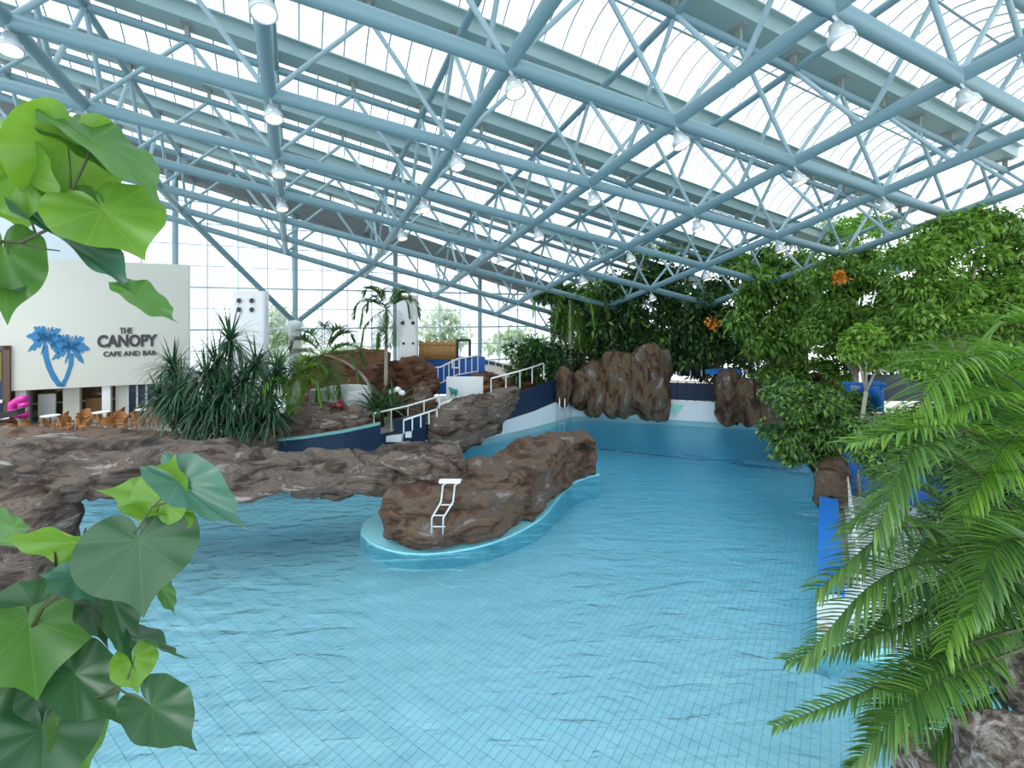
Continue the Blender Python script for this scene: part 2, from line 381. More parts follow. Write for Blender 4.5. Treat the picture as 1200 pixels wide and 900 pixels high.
# ------------------------------------------------------------------ pool basin, water, decks
AZ = math.radians(34.7); QV = Vector((math.sin(AZ), math.cos(AZ))); RV = Vector((math.cos(AZ), -math.sin(AZ)))
def zf(x, y):
    t = QV.x * x + QV.y * y
    return -.22 - .20 * min(1, max(0, (t - 4) / 6)) - 1.15 * min(1, max(0, (t - 10) / 16))
pool = [(5.49, 8.29), (9.2, 6.9), (10.5, 1.5), (-14, 1.5), (-24, 8), (-24, 17.4), (-15, 17.4), (-9.0, 17.4), (-5.6, 17.9), (-2.6, 20.1), (-.8, 21.7), (1.2, 23.6), (2.56, 25.07), (3.4, 26.0), (4.4, 26.25), (13.6, 24.0), (14.2, 22.0), (11.6, 17.3)]
pv = [Vector((p[0], p[1], 0)) for p in pool]
DZ = .3
outer = [(-36, -3), (36, -3), (36, 44), (20, 44), (-36, 19)]
ov = [Vector((p[0], p[1], 0)) for p in outer]
def flat_with_hole(outer, hole, z):
    allp = outer + hole
    tris = geometry.tessellate_polygon([outer, hole])
    return [(p.x, p.y, z) for p in allp], [tuple(t) for t in tris]
v, f = flat_with_hole(ov, pv, DZ)
struct(mk('floor', v, f, MT['deck']), 'beige stone deck around the pool')
n = len(pool)
vs = [(p[0], p[1], DZ) for p in pool] + [(p[0], p[1], -2.6) for p in pool]
struct(mk('wall_pool', vs, [(k, (k + 1) % n, n + (k + 1) % n, n + k) for k in range(n)], MT['basin']), 'tiled side of the pool basin')
# basin floor (grout bed) and its tiles
base = MB(); NXg, NYg = 24, 24
gx = np.linspace(-25, 16, NXg + 1); gy = np.linspace(1, 28, NYg + 1)
gv = [(x, y, zf(x, y) - .012) for y in gy for x in gx]
gf = [(r * (NXg + 1) + c, r * (NXg + 1) + c + 1, (r + 1) * (NXg + 1) + c + 1, (r + 1) * (NXg + 1) + c) for r in range(NYg) for c in range(NXg)]
pf = struct(mk('floor_pool', gv, gf, MT['grout']), 'sloping pool bottom laid with small pale blue tiles')
def inside(x, y):
    c = False; m = len(pool); q = m - 1
    for k in range(m):
        xi, yi = pool[k]; xj, yj = pool[q]
        if (yi > y) != (yj > y) and x < (xj - xi) * (y - yi) / (yj - yi) + xi: c = not c
        q = k
    return c
TW, TL, GR = .122, .247, .0065
tiles = []
for a in range(-150, 150):
    for b in range(4, 130):
        p = RV * ((a + .5) * TW) + QV * ((b + .5) * TL)
        if p.y < 3 or p.x < -13 or p.x / p.y > 1.15 or p.x / p.y < -1.15: continue
        if inside(p.x, p.y): tiles.append((p.x, p.y))
vis = [p for p in tiles if abs(p[0] / p[1]) < 1.10 and p[1] > 6.55]
near = set(sorted([p for p in vis if -.25 < p[0] / p[1] < .9 and inside(p[0], p[1])], key=lambda p: p[1])[:300])
hx, hy = (TW - GR) / 2, (TL - GR) / 2
def tile_corners(x, y, top):
    cs = []
    for sx, sy in ((-1, -1), (1, -1), (1, 1), (-1, 1)):
        px = x + RV.x * hx * sx + QV.x * hy * sy; py = y + RV.y * hx * sx + QV.y * hy * sy
        cs.append((px, py, zf(px, py) - (.012 if not top else 0)))
    return cs
far = [p for p in tiles if p not in near]
Vt = []; Ft = []
for x, y in far:
    o = len(Vt); Vt += tile_corners(x, y, True); Ft.append((o, o + 1, o + 2, o + 3))
stuff(np_mesh('tiling', np.array(Vt), np.array(Ft), MT['tile'], pf))
slope = (zf(0, 12) - zf(0, 11))
tm = MB().box((0, 0, -.006), (TW - GR, TL - GR, .012)); tile_me = mesh_data('tile', tm.v, tm.f, MT['tile'])
gz = Vector((-(zf(1, 9) - zf(0, 9)), -(zf(0, 10) - zf(0, 9)), 1)).normalized()
for x, y in sorted(near):
    o = bpy.data.objects.new('tile', tile_me); COL.objects.link(o)
    yx = Vector((QV.x, QV.y, 0)); xx = yx.cross(gz).normalized(); yy = gz.cross(xx)
    o.matrix_world = Matrix(((xx.x, yy.x, gz.x, x), (xx.y, yy.y, gz.y, y), (xx.z, yy.z, gz.z, zf(x, y)), (0, 0, 0, 1))); o.parent = pf
# dark lane marking across the pool bottom
def lane(xa, ya, xb, yb):
    a = G(xa, ya, -1.4); b = G(xb, yb, -1.4)
    d = (b - a).normalized(); sd = Vector((d.y, -d.x, 0)) * .12
    q = [a - sd, b - sd, b + sd, a + sd]
    mk('lane_marking', [(p.x, p.y, zf(p.x, p.y) + .012) for p in q], [(0, 1, 2, 3)], MT['lane'], pf)
for x0, x1 in ((702, 722), (726, 744), (746, 828), (857, 882), (886, 898), (902, 945)): lane(x0, 526 + (x0 - 704) * .09, x1, 526 + (x1 - 704) * .09)
# water body
wm = bpy.data.materials.new('pool_water'); wm.use_nodes = True; nt = wm.node_tree; nt.nodes.remove(nt.nodes['Principled BSDF']); out = nt.nodes['Material Output']
tr = nt.nodes.new('ShaderNodeBsdfTransparent'); gl = nt.nodes.new('ShaderNodeBsdfGlossy'); gl.inputs['Roughness'].default_value = .04
fr = nt.nodes.new('ShaderNodeFresnel'); fr.inputs['IOR'].default_value = 1.42
ms = nt.nodes.new('ShaderNodeMixShader'); nt.links.new(fr.outputs[0], ms.inputs[0]); nt.links.new(tr.outputs[0], ms.inputs[1]); nt.links.new(gl.outputs[0], ms.inputs[2]); nt.links.new(ms.outputs[0], out.inputs['Surface'])
ab = nt.nodes.new('ShaderNodeVolumeAbsorption'); ab.inputs['Color'].default_value = (.0, .84, .985, 1); ab.inputs['Density'].default_value = .24; nt.links.new(ab.outputs[0], out.inputs['Volume'])
tc = nt.nodes.new('ShaderNodeTexCoord'); mp = nt.nodes.new('ShaderNodeMapping'); mp.inputs['Rotation'].default_value = (0, 0, -AZ * .25); mp.inputs['Scale'].default_value = (.55, 1.5, 1)
nt.links.new(tc.outputs['Object'], mp.inputs[0])
n1 = nt.nodes.new('ShaderNodeTexNoise'); n1.inputs['Scale'].default_value = 1.9; n1.inputs['Detail'].default_value = 4; n1.inputs['Roughness'].default_value = .5; n1.inputs['Distortion'].default_value = .8
nt.links.new(mp.outputs[0], n1.inputs['Vector'])
bp = nt.nodes.new('ShaderNodeBump'); bp.inputs['Strength'].default_value = 1.0; bp.inputs['Distance'].default_value = .14
nt.links.new(n1.outputs['Fac'], bp.inputs['Height'])
for q in (gl, fr): nt.links.new(bp.outputs[0], q.inputs['Normal'])
cxp = sum(p[0] for p in pool) / n; cyp = sum(p[1] for p in pool) / n
wpoly = [((p[0] - cxp) * 1.004 + cxp, (p[1] - cyp) * 1.004 + cyp) for p in pool]
MB().prism(wpoly, -2.5, 0).build('water', wm)
wo = bpy.data.objects['water']; wo['kind'] = 'stuff'; wo['label'] = 'clear turquoise pool water with small ripples'; wo['category'] = 'water'

# ------------------------------------------------------------------ rocks
def facets(rng, k, flat=.25):
    pl = []
    for _ in range(k):
        d = Vector((rng.gauss(0, 1), rng.gauss(0, 1), rng.gauss(0, .8))).normalized()
        pl.append((d, rng.uniform(.72, 1.0)))
    return pl
ICO = {}
def ico(sub):
    if sub not in ICO:
        import bmesh
        bm = bmesh.new(); bmesh.ops.create_icosphere(bm, subdivisions=sub, radius=1)
        bm.verts.ensure_lookup_table()
        ICO[sub] = ([v.co.copy() for v in bm.verts], [tuple(v.index for v in f.verts) for f in bm.faces]); bm.free()
    return ICO[sub]
def ledge(t):
    f = t - math.floor(t); return (f ** .6 if f < .8 else (1 - f) * 4.4) - .55
def rock(name, c, size, seed, mat, label=None, cat='rock', parent=None, strat=2.5, amp=.16, sub=5, rz=0.0, lean=(0, 0), k=14, zmin=None, group=None, box=.62, axis=2, lay=2.2):
    """faceted weathered boulder; c = centre of its base"""
    rng = random.Random(seed); pl = facets(rng, k); vs, fs = ico(sub); out = []
    off = Vector((seed * 3.1, seed * 1.7, seed * .9)); R = Matrix.Rotation(rz, 3, 'Z'); sc_ = min(size); sg = sum(size) / 3
    for d in vs:
        e = Vector([math.copysign(abs(q) ** box, q) for q in d]); m_ = max(abs(e.x), abs(e.y), abs(e.z)); r = 1.0
        for n_, h in pl:
            dn = e.dot(n_)
            if dn > .2: r = min(r, h / dn)
        q = Vector((e.x * r * size[0], e.y * r * size[1], e.z * r * size[2]))
        g = q / sg
        wrp = noise.fractal(g * .9 + off, 1.0, 2.0, 3)
        co = (g.z, g.x)[axis == 0] if axis in (0, 2) else g.y
        ly = ledge(co * lay + wrp * 1.3 + seed * .37)
        nz = noise.fractal(Vector((g.x, g.y, g.z * strat)) * 1.6 + off, .9, 2.1, 5)
        cr = abs(noise.noise(Vector((g.x * 1.5, g.y * 1.5, g.z * strat)) + off * 2))
        q = q + d * ((nz * 1.0 + ly * .8) * amp - max(0, .12 - cr) * amp * 8) * sg
        q.x += lean[0] * (q.z / size[2] + 1); q.y += lean[1] * (q.z / size[2] + 1)
        q.z += size[2]
        if zmin is not None and q.z + c[2] < zmin: q.z = zmin - c[2]
        out.append(R @ q)
    o = mk(name, out, fs, mat, None, True); o.location = c
    if parent: o.parent = parent
    elif label: tag(o, label, cat, group)
    return o
def sweep_rock(name, pts, mat, label, seed, nseg=90, nring=40, amp=.22, strat=2.2, cat='rock', ends=True, lay=1.0):
    """pts: (x, y, zbottom, ztop, halfwidth) keyed along a path"""
    K = np.array(pts, float); T = np.linspace(0, 1, len(K)); tt = np.linspace(0, 1, nseg)
    def sm(col):
        xs = np.interp(tt, T, K[:, col]); k = np.ones(7) / 7
        return np.convolve(np.pad(xs, 3, 'edge'), k, 'valid')
    X, Y, ZB, ZT, HW = (sm(q) for q in range(5))
    off = Vector((seed * 2.3, seed, seed * 1.3)); vs = []
    for a in range(nseg):
        i0, i1 = max(a - 1, 0), min(a + 1, nseg - 1)
        d = Vector((X[i1] - X[i0], Y[i1] - Y[i0], 0)).normalized(); sd = Vector((d.y, -d.x, 0))
        e = min(a, nseg - 1 - a) / (nseg * .05); cap = min(1, .06 + .94 * math.sqrt(min(1, e))) if ends else 1
        zc = (ZB[a] + ZT[a]) / 2; hh = (ZT[a] - ZB[a]) / 2
        for b in range(nring):
            th = 2 * PI * b / nring; cx_, sx_ = math.cos(th), math.sin(th)
            ex = .55
            px = math.copysign(abs(cx_) ** ex, cx_) * HW[a] * cap; pz = math.copysign(abs(sx_) ** ex, sx_) * hh * cap
            p = Vector((X[a], Y[a], zc + pz)) + sd * px
            q = Vector((p.x, p.y, p.z * strat)) * .75 + off
            nz = noise.fractal(q, 1.0, 2.0, 6); rd = abs(noise.noise(q * 1.3)); blk = noise.cell(Vector((a / nseg * 14 + seed, p.z * 1.2, px))) - .5
            ly = ledge(p.z * 1.7 * lay + noise.noise(Vector((p.x, p.y, p.z)) * .45 + off) * 1.6); cr = abs(noise.noise(Vector((p.x * .8, p.y * .8, p.z * 1.6)) + off))
            p += (sd * cx_ + ZZ * sx_ * .8) * (nz * amp * 1.1 + (rd - .2) * amp * .8 + ly * amp * .75 - max(0, .08 - cr) * amp * 9)
            vs.append(p)
    fs = [(a * nring + b, a * nring + (b + 1) % nring, (a + 1) * nring + (b + 1) % nring, (a + 1) * nring + b) for a in range(nseg - 1) for b in range(nring)]
    fs += [tuple(range(nring)), tuple(range((nseg - 1) * nring, nseg * nring))[::-1]]
    return tag(mk(name, vs, fs, mat, None, True), label, cat)

# rock bridge, its left pier and the curved island wall it lands on
sweep_rock('rock_bridge', [(-19, 10.2, 1.75, 3.0, .8), (-13.5, 10.7, 1.9, 3.1, .8), (-9.9, 11.3, 1.75, 2.90, .75), (-7.6, 12.0, 1.45, 2.58, .75), (-5.6, 12.7, 1.15, 2.15, .75), (-4.2, 13.2, .95, 1.98, .8), (-3.1, 13.5, .75, 2.25, .95), (-2.0, 13.6, .72, 2.28, .95), (-1.3, 13.6, .95, 1.95, .7)], MT['rock_grey'], 'long grey brown rock bridge spanning the shallow water', 3, 240, 64, .26)
sweep_rock('rock_pier', [(-14, 10.3, -1.2, 2.2, .8), (-12.4, 10.4, -1.2, 2.25, .8), (-10.9, 10.5, -1.2, 2.1, .75), (-10.2, 10.5, -1.2, 2.0, .55)], MT['rock_grey'], 'dark rock pier standing in the water under the rock bridge', 5, 40, 40, .2, 1.2)
ISL = [(-3.1, 13.2, 1.15), (-2.3, 12.85, 1.25), (-1.2, 13.2, 1.2), (-.1, 14.1, 1.0), (.75, 15.6, .75), (1.5, 16.9, .65), (2.4, 17.7, .6), (3.15, 17.95, .5)]
HT = [1.55, 1.5, 1.5, 1.62, 1.75, 1.62, 1.5, 1.45]
isl = sweep_rock('rock_island', [(x, y, -.05, h, w_ + .24) for (x, y, w_), h in zip(ISL, HT)], MT['rock_brown'], 'curved brown and grey rock wall rising from the pool below the bridge end', 9, 150, 60, .22)
pl = MB(); ring = []
K = np.array(ISL); tt = np.linspace(0, 1, 60); T = np.linspace(0, 1, len(K)); sx = [np.convolve(np.pad(np.interp(tt, T, K[:, q]), 3, 'edge'), np.ones(7) / 7, 'valid') for q in range(3)]
L, R_ = [], []
for a in range(60):
    i0, i1 = max(a - 1, 0), min(a + 1, 59); d = Vector((sx[0][i1] - sx[0][i0], sx[1][i1] - sx[1][i0], 0)).normalized(); sd = Vector((d.y, -d.x, 0))
    p = Vector((sx[0][a], sx[1][a], 0)); L.append(p + sd * (sx[2][a] + .17)); R_.append(p - sd * (sx[2][a] + .10))
a0 = Vector((sx[0][0], sx[1][0], 0)); d0 = (L[0] - R_[0]).normalized(); back = Vector((-d0.y, d0.x, 0))
if back.dot(Vector((sx[0][1], sx[1][1], 0)) - a0) > 0: back = -back
capL = [a0 + (d0 * math.cos(q) + back * math.sin(q)) * (sx[2][0] + .10) for q in np.linspace(PI * .9, PI * .1, 7)]
plinth = L + R_[::-1] + capL
tag(MB().prism(plinth, -1.6, .05).build('tiled_plinth', MT['turq']), 'turquoise tiled plinth at the waterline under the curved rock wall', 'plinth')

# grab rails on the island rock
t = thing('grab_rail', 'pale metal grab rails with short rungs fixed to the island rock', 'rail', (-1.75, 11.5, .5))
for k, (xa, xb) in enumerate(((-1.75, -1.98), (-1.45, -1.70))):
    MB().tube([(xa + .15, 12.0, 1.72), (xa, 11.65, 1.70), (xa - .02, 11.5, 1.35), (xb, 11.38, 1.0), (xb, 11.30, .62)], .026, 8).build('rail', MT['lampbody'], t, True)
for z, yy in ((1.28, 11.48), (1.05, 11.40), (.80, 11.34)): MB().tube([(-1.95 if z < 1.2 else -1.78, yy, z), (-1.65 if z < 1.2 else -1.47, yy, z)], .02, 6).build('rung', MT['lampbody'], t)
MB().box((-1.6, 11.85, 1.74), (.55, .2, .05)).build('step_plate', MT['railwhite'], t)

# far bank rocks on the left, behind the bridge
def gr(x0, x1, ytop, Y, zb, dep, seed, mat, label, **kw):
    """boulder whose outline spans x0..x1 and reaches ytop at distance Y, standing on zb"""
    a = P(x0, 400, Y); b = P(x1, 400, Y); zt = P(0, ytop, Y).z
    return rock('boulder', ((a.x + b.x) / 2, Y, zb), ((b.x - a.x) / 2, dep / 2, (zt - zb) / 2), seed, mat, label, 'rock', **kw)
sweep_rock('rock_ledge', [(-26, 16.9, -.6, 1.3, 1.0), (-18, 17.2, -.6, 1.75, 1.0), (-14, 17.3, -.6, 1.5, .9), (-11.5, 17.4, -.6, 1.3, .9), (-9.3, 17.5, -.6, 1.5, .8), (-8.6, 17.6, -.6, 1.4, .6)], MT['rock_brown'], 'low brown rock ledge along the bank below the café tables', 14, 90, 30, .26)
gr(268, 336, 488, 17.4, .1, 2.2, 21, MT['rock_grey'], 'flat grey brown boulder at the foot of the spiky clump')
gr(322, 436, 472, 18.2, .2, 2.0, 23, MT['rock_grey'], 'broad tan slab boulder behind the dark blue pool wall')
gr(474, 514, 446, 20.5, .2, 1.8, 25, MT['rock_brown'], 'pointed brown boulder beside the white slide')
gr(352, 462, 408, 24.2, .3, 4.0, 27, MT['rock_mound'], 'large rounded brown rock mound behind the curving palms', sub=5, amp=.12)
gr(446, 516, 420, 26.0, .3, 3.0, 28, MT['rock_mound'], 'brown rock mound running down to the blue wall')
gr(540, 590, 437, 26.5, 1.0, 3.0, 29, MT['rock_mound'], 'low brown rock below the pale sloping path')
gr(584, 640, 438, 27.5, 1.0, 2.5, 30, MT['rock_mound'], 'low orange brown rock behind the white handrail')
# layered rock lying on the pool wall
sweep_rock('layered_rock', [(-3.6, 19.3, -.1, 1.55, .85), (-2.9, 19.9, -.1, 2.0, .9), (-2.0, 20.6, .2, 2.3, .9), (-1.2, 21.3, .6, 2.45, .85), (-.4, 22.2, 1.2, 2.55, .7), (.2, 22.9, 1.8, 2.5, .5)], MT['rock_grey'], 'layered tan rock slab sloping over the white pool wall', 31, 60, 36, .24, 2.6)
# standing rocks at the deep end
def stand(x0, x1, yt, yb, Y, dep, seed, label, **kw):
    zb = P(0, yb, Y).z
    return gr(x0, x1, yt, Y, zb, dep, seed, MT['rock_tall'], label, strat=.5, axis=0, lay=1.6, amp=.13, **kw)
stand(650, 670, 430, 478, 25.0, 1.3, 41, 'small knobbly standing rock above the pool ladder', k=10)
stand(666, 692, 434, 482, 25.3, 1.2, 42, 'pale grey standing rock beside the knobbly one', k=10)
stand(682, 712, 424, 489, 25.4, 1.6, 43, 'grey upright rock leaning against the dark red one', k=9)
stand(700, 748, 412, 490, 25.6, 1.8, 44, 'dark red brown upright rock hanging over the deep end', k=9)
stand(736, 790, 405, 493, 25.0, 2.0, 47, 'tallest ochre upright rock at the deep end wall', k=9)
stand(840, 872, 432, 499, 23.9, 1.6, 53, 'orange brown upright rock beside the white end wall', k=9)
stand(860, 915, 444, 503, 23.4, 1.8, 55, 'rounded grey brown rock half hidden by the overhanging bush', k=9)
gr(900, 945, 424, 25.0, .6, 2.0, 57, MT['rock_mound'], 'reddish brown rock under the broad green tree')
gr(935, 1000, 438, 23.0, .6, 2.4, 58, MT['rock_mound'], 'tan brown rock below the pale slender trunks')

# ------------------------------------------------------------------ pool surround walls
back = [(2.56, 25.07), (3.4, 26.0), (4.4, 26.25), (13.6, 24.0)]
def wall_strip(name, pts, z0, z1, th, mat, kind=None, label=None):
    mb = MB(); n_ = len(pts); nn = []
    for k in range(n_):
        a = Vector((*pts[max(k - 1, 0)], 0)); b = Vector((*pts[min(k + 1, n_ - 1)], 0)); d = (b - a).normalized(); nn.append(Vector((-d.y, d.x, 0)))
    vs = []
    for k in range(n_):
        p = Vector((*pts[k], 0)); za = z0[k] if isinstance(z0, (list, tuple)) else z0; zb = z1[k] if isinstance(z1, (list, tuple)) else z1
        q = p + nn[k] * th
        vs += [(p.x, p.y, za), (p.x, p.y, zb), (q.x, q.y, zb), (q.x, q.y, za)]
    fs = []
    for k in range(n_ - 1):
        for e in range(4): fs.append((k * 4 + e, k * 4 + (e + 1) % 4, k * 4 + 4 + (e + 1) % 4, k * 4 + 4 + e))
    fs += [(3, 2, 1, 0), tuple((n_ - 1) * 4 + e for e in range(4))]
    return mk(name, vs, fs, mat)
struct(wall_strip('wall_end', back, -.02, 1.35, .3, MT['white_tile']), 'white tiled end wall of the wave pool')
lw = [(-5.6, 17.9), (-2.6, 20.1), (-.8, 21.7), (1.2, 23.6), (2.56, 25.07)]
struct(wall_strip('wall_left', lw, -.02, [.75, .8, .9, 1.1, 1.35], .3, MT['white_tile']), 'white tiled side wall curving up to the end wall')
struct(wall_strip('trim_2', [(x - .04, y + .06) for x, y in lw], [.75, .8, .9, 1.1, 1.35], [1.2, 1.5, 1.95, 2.3, 2.55], .22, MT['navy']), 'dark blue tile band on top of the white side wall')
# green triangle emblem on end wall
a = G(811, 492); e = Vector((13.6 - 4.4, 24.0 - 26.25, 0)).normalized()
c = Vector((8.9, 26.25 - (8.9 - 4.4) * .2446, .85)) - Vector((-e.y, e.x, 0)) * .02
mt_em = M('mint_emblem', (.35, .70, .62), .5)
tag(mk('wall_emblem', [c + e * -.5 + ZZ * .3, c + e * .5 + ZZ * .3, c + e * .3 + ZZ * .0, c + ZZ * -.35, c + e * -.3, c + e * -.5 + ZZ * .3 - Vector((-e.y, e.x, 0)) * -.015][:5], [(0, 1, 2, 3, 4)], mt_em), 'mint green pointed emblem on the white end wall', 'emblem')
# dark blue curved wall with glass capping, behind the bridge
bw = [(-9.0, 16.9), (-7.6, 16.85), (-6.2, 17.0), (-5.0, 17.5)]
t = thing('glass_parapet', 'dark blue curved pool wall with a green glass capping', 'wall', (-7.5, 16.95, -1.0))
o = wall_strip('wall_body', bw, -1.0, [1.35, 1.5, 1.68, 1.85], .15, MT['navy']); o.parent = t; o.matrix_parent_inverse = Matrix.Translation(t.location).inverted()
o = wall_strip('glass_capping', [(x, y - .02) for x, y in bw], [1.35, 1.5, 1.68, 1.85], [1.43, 1.58, 1.76, 1.93], .20, MT['greenglass']); o.parent = t; o.matrix_parent_inverse = Matrix.Translation(t.location).inverted()
t = tag(wall_strip('blue_planter_wall', [(-4.75, 18.6), (-3.6, 19.2)], .2, [1.75, 1.95], .2, MT['navy']), 'short dark blue wall between the white steps and the layered rock', 'wall')
# white railings
def railing(label, pts, hgt, nposts, r=.03, mid=False, tz=None):
    a = Vector(pts[0]); t = thing('handrail', label, 'handrail', a)
    pts = [Vector(p) for p in pts]
    def at(u):
        s = u * (len(pts) - 1); k = min(int(s), len(pts) - 2); return pts[k].lerp(pts[k + 1], s - k)
    inv = Matrix.Translation(a).inverted()
    os_ = [MB().tube([p + ZZ * hgt for p in pts], r * 1.35, 8).build('top_rail', MT['railwhite'], None, True)]
    if mid: os_.append(MB().tube([p + ZZ * hgt * mid for p in pts], r, 6).build('mid_rail', MT['railwhite'], None, True))
    for k in range(nposts):
        p = at(k / (nposts - 1)); os_.append(MB().tube([p, p + ZZ * hgt], r, 6).build('post', MT['railwhite']))
    for o in os_: o.parent = t; o.matrix_parent_inverse = inv
    return t
railing('long white handrail on posts climbing beside the broadleaf plant', [P(438, 512, 18.6), P(478, 502, 19.4), P(515, 490, 20.2)], .95, 5)
railing('low white handrail just above the short dark blue wall', [P(473, 508, 18.2), P(512, 494, 19.3)], .52, 5)
railing('white stair railing with close posts in front of the blue wall', [P(488, 452, 27.0), P(516, 450, 27.3), P(536, 440, 27.6), P(560, 436, 28.0)], 1.0, 11, .035, .05)
railing('white handrail along the top of the dark blue side wall', [(-1.0, 22.0, 2.15), (.4, 23.3, 2.35), (1.7, 24.6, 2.6)], .85, 5)
railing('white handrail behind the small standing rock', [P(684, 470, 27.2), P(712, 466, 27.4)], 1.0, 3)
# pool ladder
t = thing('pool_ladder', 'chrome pool ladder hooked over the white side wall', 'ladder', (2.6, 25.0, 0))
for dx in (0, .28):
    MB().tube([(2.35 + dx, 25.3, 1.35), (2.35 + dx, 25.3, 1.85), (2.48 + dx, 24.95, 2.0), (2.55 + dx, 24.7, 1.7), (2.55 + dx, 24.7, -.9)], .035, 8).build('stile', MT['chrome'], None, True)
for o in [o for o in COL.objects if o.name.startswith('stile')]: o.parent = t; o.matrix_parent_inverse = Matrix.Translation(t.location).inverted()
for z in (.9, .55, .2, -.15, -.5):
    o = MB().box((2.69, 24.7, z), (.28, .08, .04)).build('tread', MT['chrome']); o.parent = t; o.matrix_parent_inverse = Matrix.Translation(t.location).inverted()

def kids(t, objs):
    inv = Matrix.Translation(t.location).inverted()
    for o in objs: o.parent = t; o.matrix_parent_inverse = inv
    return t
def bar(a, b, r=.02, n_=6): return MB().tube([a, b], r, n_)
# ------------------------------------------------------------------ dark mesh fence, gate and sunshade at the deep end
e_ = e; nb_ = Vector((-e.y, e.x, 0))
def eb(s, z, off=.0): return Vector((4.4, 26.25, 0)) + e_ * s + nb_ * off + ZZ * z
t = thing('mesh_fence', 'dark mesh fence on top of the white end wall', 'fence', eb(4.1, 1.35, .2))
kids(t, [MB().box((eb(3.9, 1.85, .2) + eb(6.6, 1.85, .2)) / 2, (2.7, .03, .95), (e_, nb_, ZZ)).build('mesh_panel', MT['navy'])] +
     [bar(eb(3.9 + q * .45, 1.35, .16), eb(3.9 + q * .45, 2.4, .16), .03).build('post', MT['black']) for q in range(7)] +
     [bar(eb(3.9, z, .16), eb(6.6, z, .16), .022).build('rail', MT['black']) for z in (1.7, 2.05, 2.4)])
t = thing('gate_frame', 'pale square gate frame standing behind the mesh fence', 'gate', P(808, 440, 27.5))
a, b, c_, d_ = P(796, 441, 27.5), P(822, 441, 27.5), P(822, 424, 27.5), P(796, 424, 27.5); m_ = (a + b) / 2; m2 = (c_ + d_) / 2
kids(t, [bar(p, q, .05).build(nm, MT['railwhite']) for p, q, nm in ((a, d_, 'side_post'), (b, c_, 'side_post'), (d_, c_, 'head_rail'), (m_, m2, 'middle_post'))] + [MB().add([p + Vector((0, .05, 0)) for p in (a, b, c_, d_)], [(0, 1, 2, 3)]).build('infill', MT['navy'])])
t = thing('sunshade', 'low blue fabric sunshade beside the gate frame', 'sunshade', P(848, 445, 27.0))
mbs = MB(); pts = []
for q in range(7):
    x = 826 + q * 7.3; pts += [P(x, 431 + abs(q - 3) * .6, 26.4), P(x, 438 + (q % 2) * 1.5, 25.8)]
mbs.add(pts, [(2 * q, 2 * q + 2, 2 * q + 3, 2 * q + 1) for q in range(6)])
kids(t, [mbs.build('canopy', MT['bluecloth'])] + [bar(P(x, 432, 26.4), P(x, 452, 26.4), .04).build('pole', MT['black']) for x in (828, 868)])

# ------------------------------------------------------------------ café building with sign
KX = Vector((-17.1, 24.3, 0))     # right end of the sign wall; it runs parallel to the glass wall
def kp(s, z, off=0.0): return KX - DA * s + ZZ * z - DB * off     # s metres to the left, off towards the pool
def on_k(px, py, off=0.0):
    """point of the sign wall plane under a photo position"""
    k = (px - CX) / F_PX; o = KX - DB * off
    s = (o.x - k * o.y) / (DA.x - k * DA.y); Y = o.y - DA.y * s
    return s, CAM_H - (py - CY) / F_PX * Y
KZ = 2.5; KT = 8.7
cafe = thing('cafe_building', 'cream café building with a blank sign wall above an open bar', 'building', kp(5, .3, -1))
def kbox(name, s0, s1, z0, z1, o0, o1, mat, parent=cafe):
    return MB().box(kp((s0 + s1) / 2, (z0 + z1) / 2, (o0 + o1) / 2), (abs(s1 - s0), abs(o1 - o0), z1 - z0), (DA, DB, ZZ)).build(name, mat, parent)
kbox('sign_wall', 0, 18, KZ, KT, -.5, 0, MT['cream'])
kbox('soffit', 0, 18, KZ + .02, KZ + .15, -2.6, -.5, MT['cream'])
kbox('upper_block', on_k(135, 300)[0], 18, KT, KT + 2.4, -.5, -.05, MT['greyblue'])
kbox('rear_wall', .0, 18, .3, KZ, -2.7, -2.5, MT['wood'])
kbox('terrace_slab', -.5, 18, .3, .75, -3, 3.5, MT['deck'])
for x0, x1, m_, off in ((15, 28, 'cream', -.2), (67, 87, 'cream', -.6), (118, 128, 'white', -.15), (132, 146, 'cream', -.4)):
    kbox('pillar', on_k(x0, 470)[0], on_k(x1, 470)[0], .75, KZ, off - .3, off, MT[m_])
kbox('counter', on_k(87, 470)[0], on_k(116, 470)[0], .75, 1.75, -2.0, -1.3, MT['wood'])
kbox('white_panel', on_k(28, 470)[0], on_k(50, 470)[0], .75, 2.1, -1.4, -1.3, MT['white'])
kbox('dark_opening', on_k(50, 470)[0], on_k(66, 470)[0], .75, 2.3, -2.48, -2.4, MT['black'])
kbox('bar_window', on_k(147, 470)[0], on_k(180, 470)[0], .85, KZ, -.5, -.42, MT['navy'])
for k in range(4): kbox('window_bar', on_k(147 + k * 11, 470)[0] - .04, on_k(147 + k * 11, 470)[0] + .04, .85, KZ, -.42, -.36, MT['mullion'])
# framed window at the far left of the sign wall
s0, z0 = on_k(13, 405); s1 = s0 + 3.2; z1 = 1.0
kbox('frame_jamb', s0 - .0, s0 + .22, 1.0, z0, 0, .12, MT['darkwood'])
kbox('frame_head', s0, s1, z0 - .18, z0, 0, .12, MT['darkwood'])
kbox('window_glass', s0 + .22, s1, 1.0, z0 - .18, .0, .05, MT['navy'])
kbox('window_poster', s0 + .3, s0 + 1.2, z0 - 1.6, z0 - .3, .05, .07, MT['lf_yellow'])
kbox('window_sill', s0 + .22, s1, 2.0, 2.12, .05, .2, MT['white'])
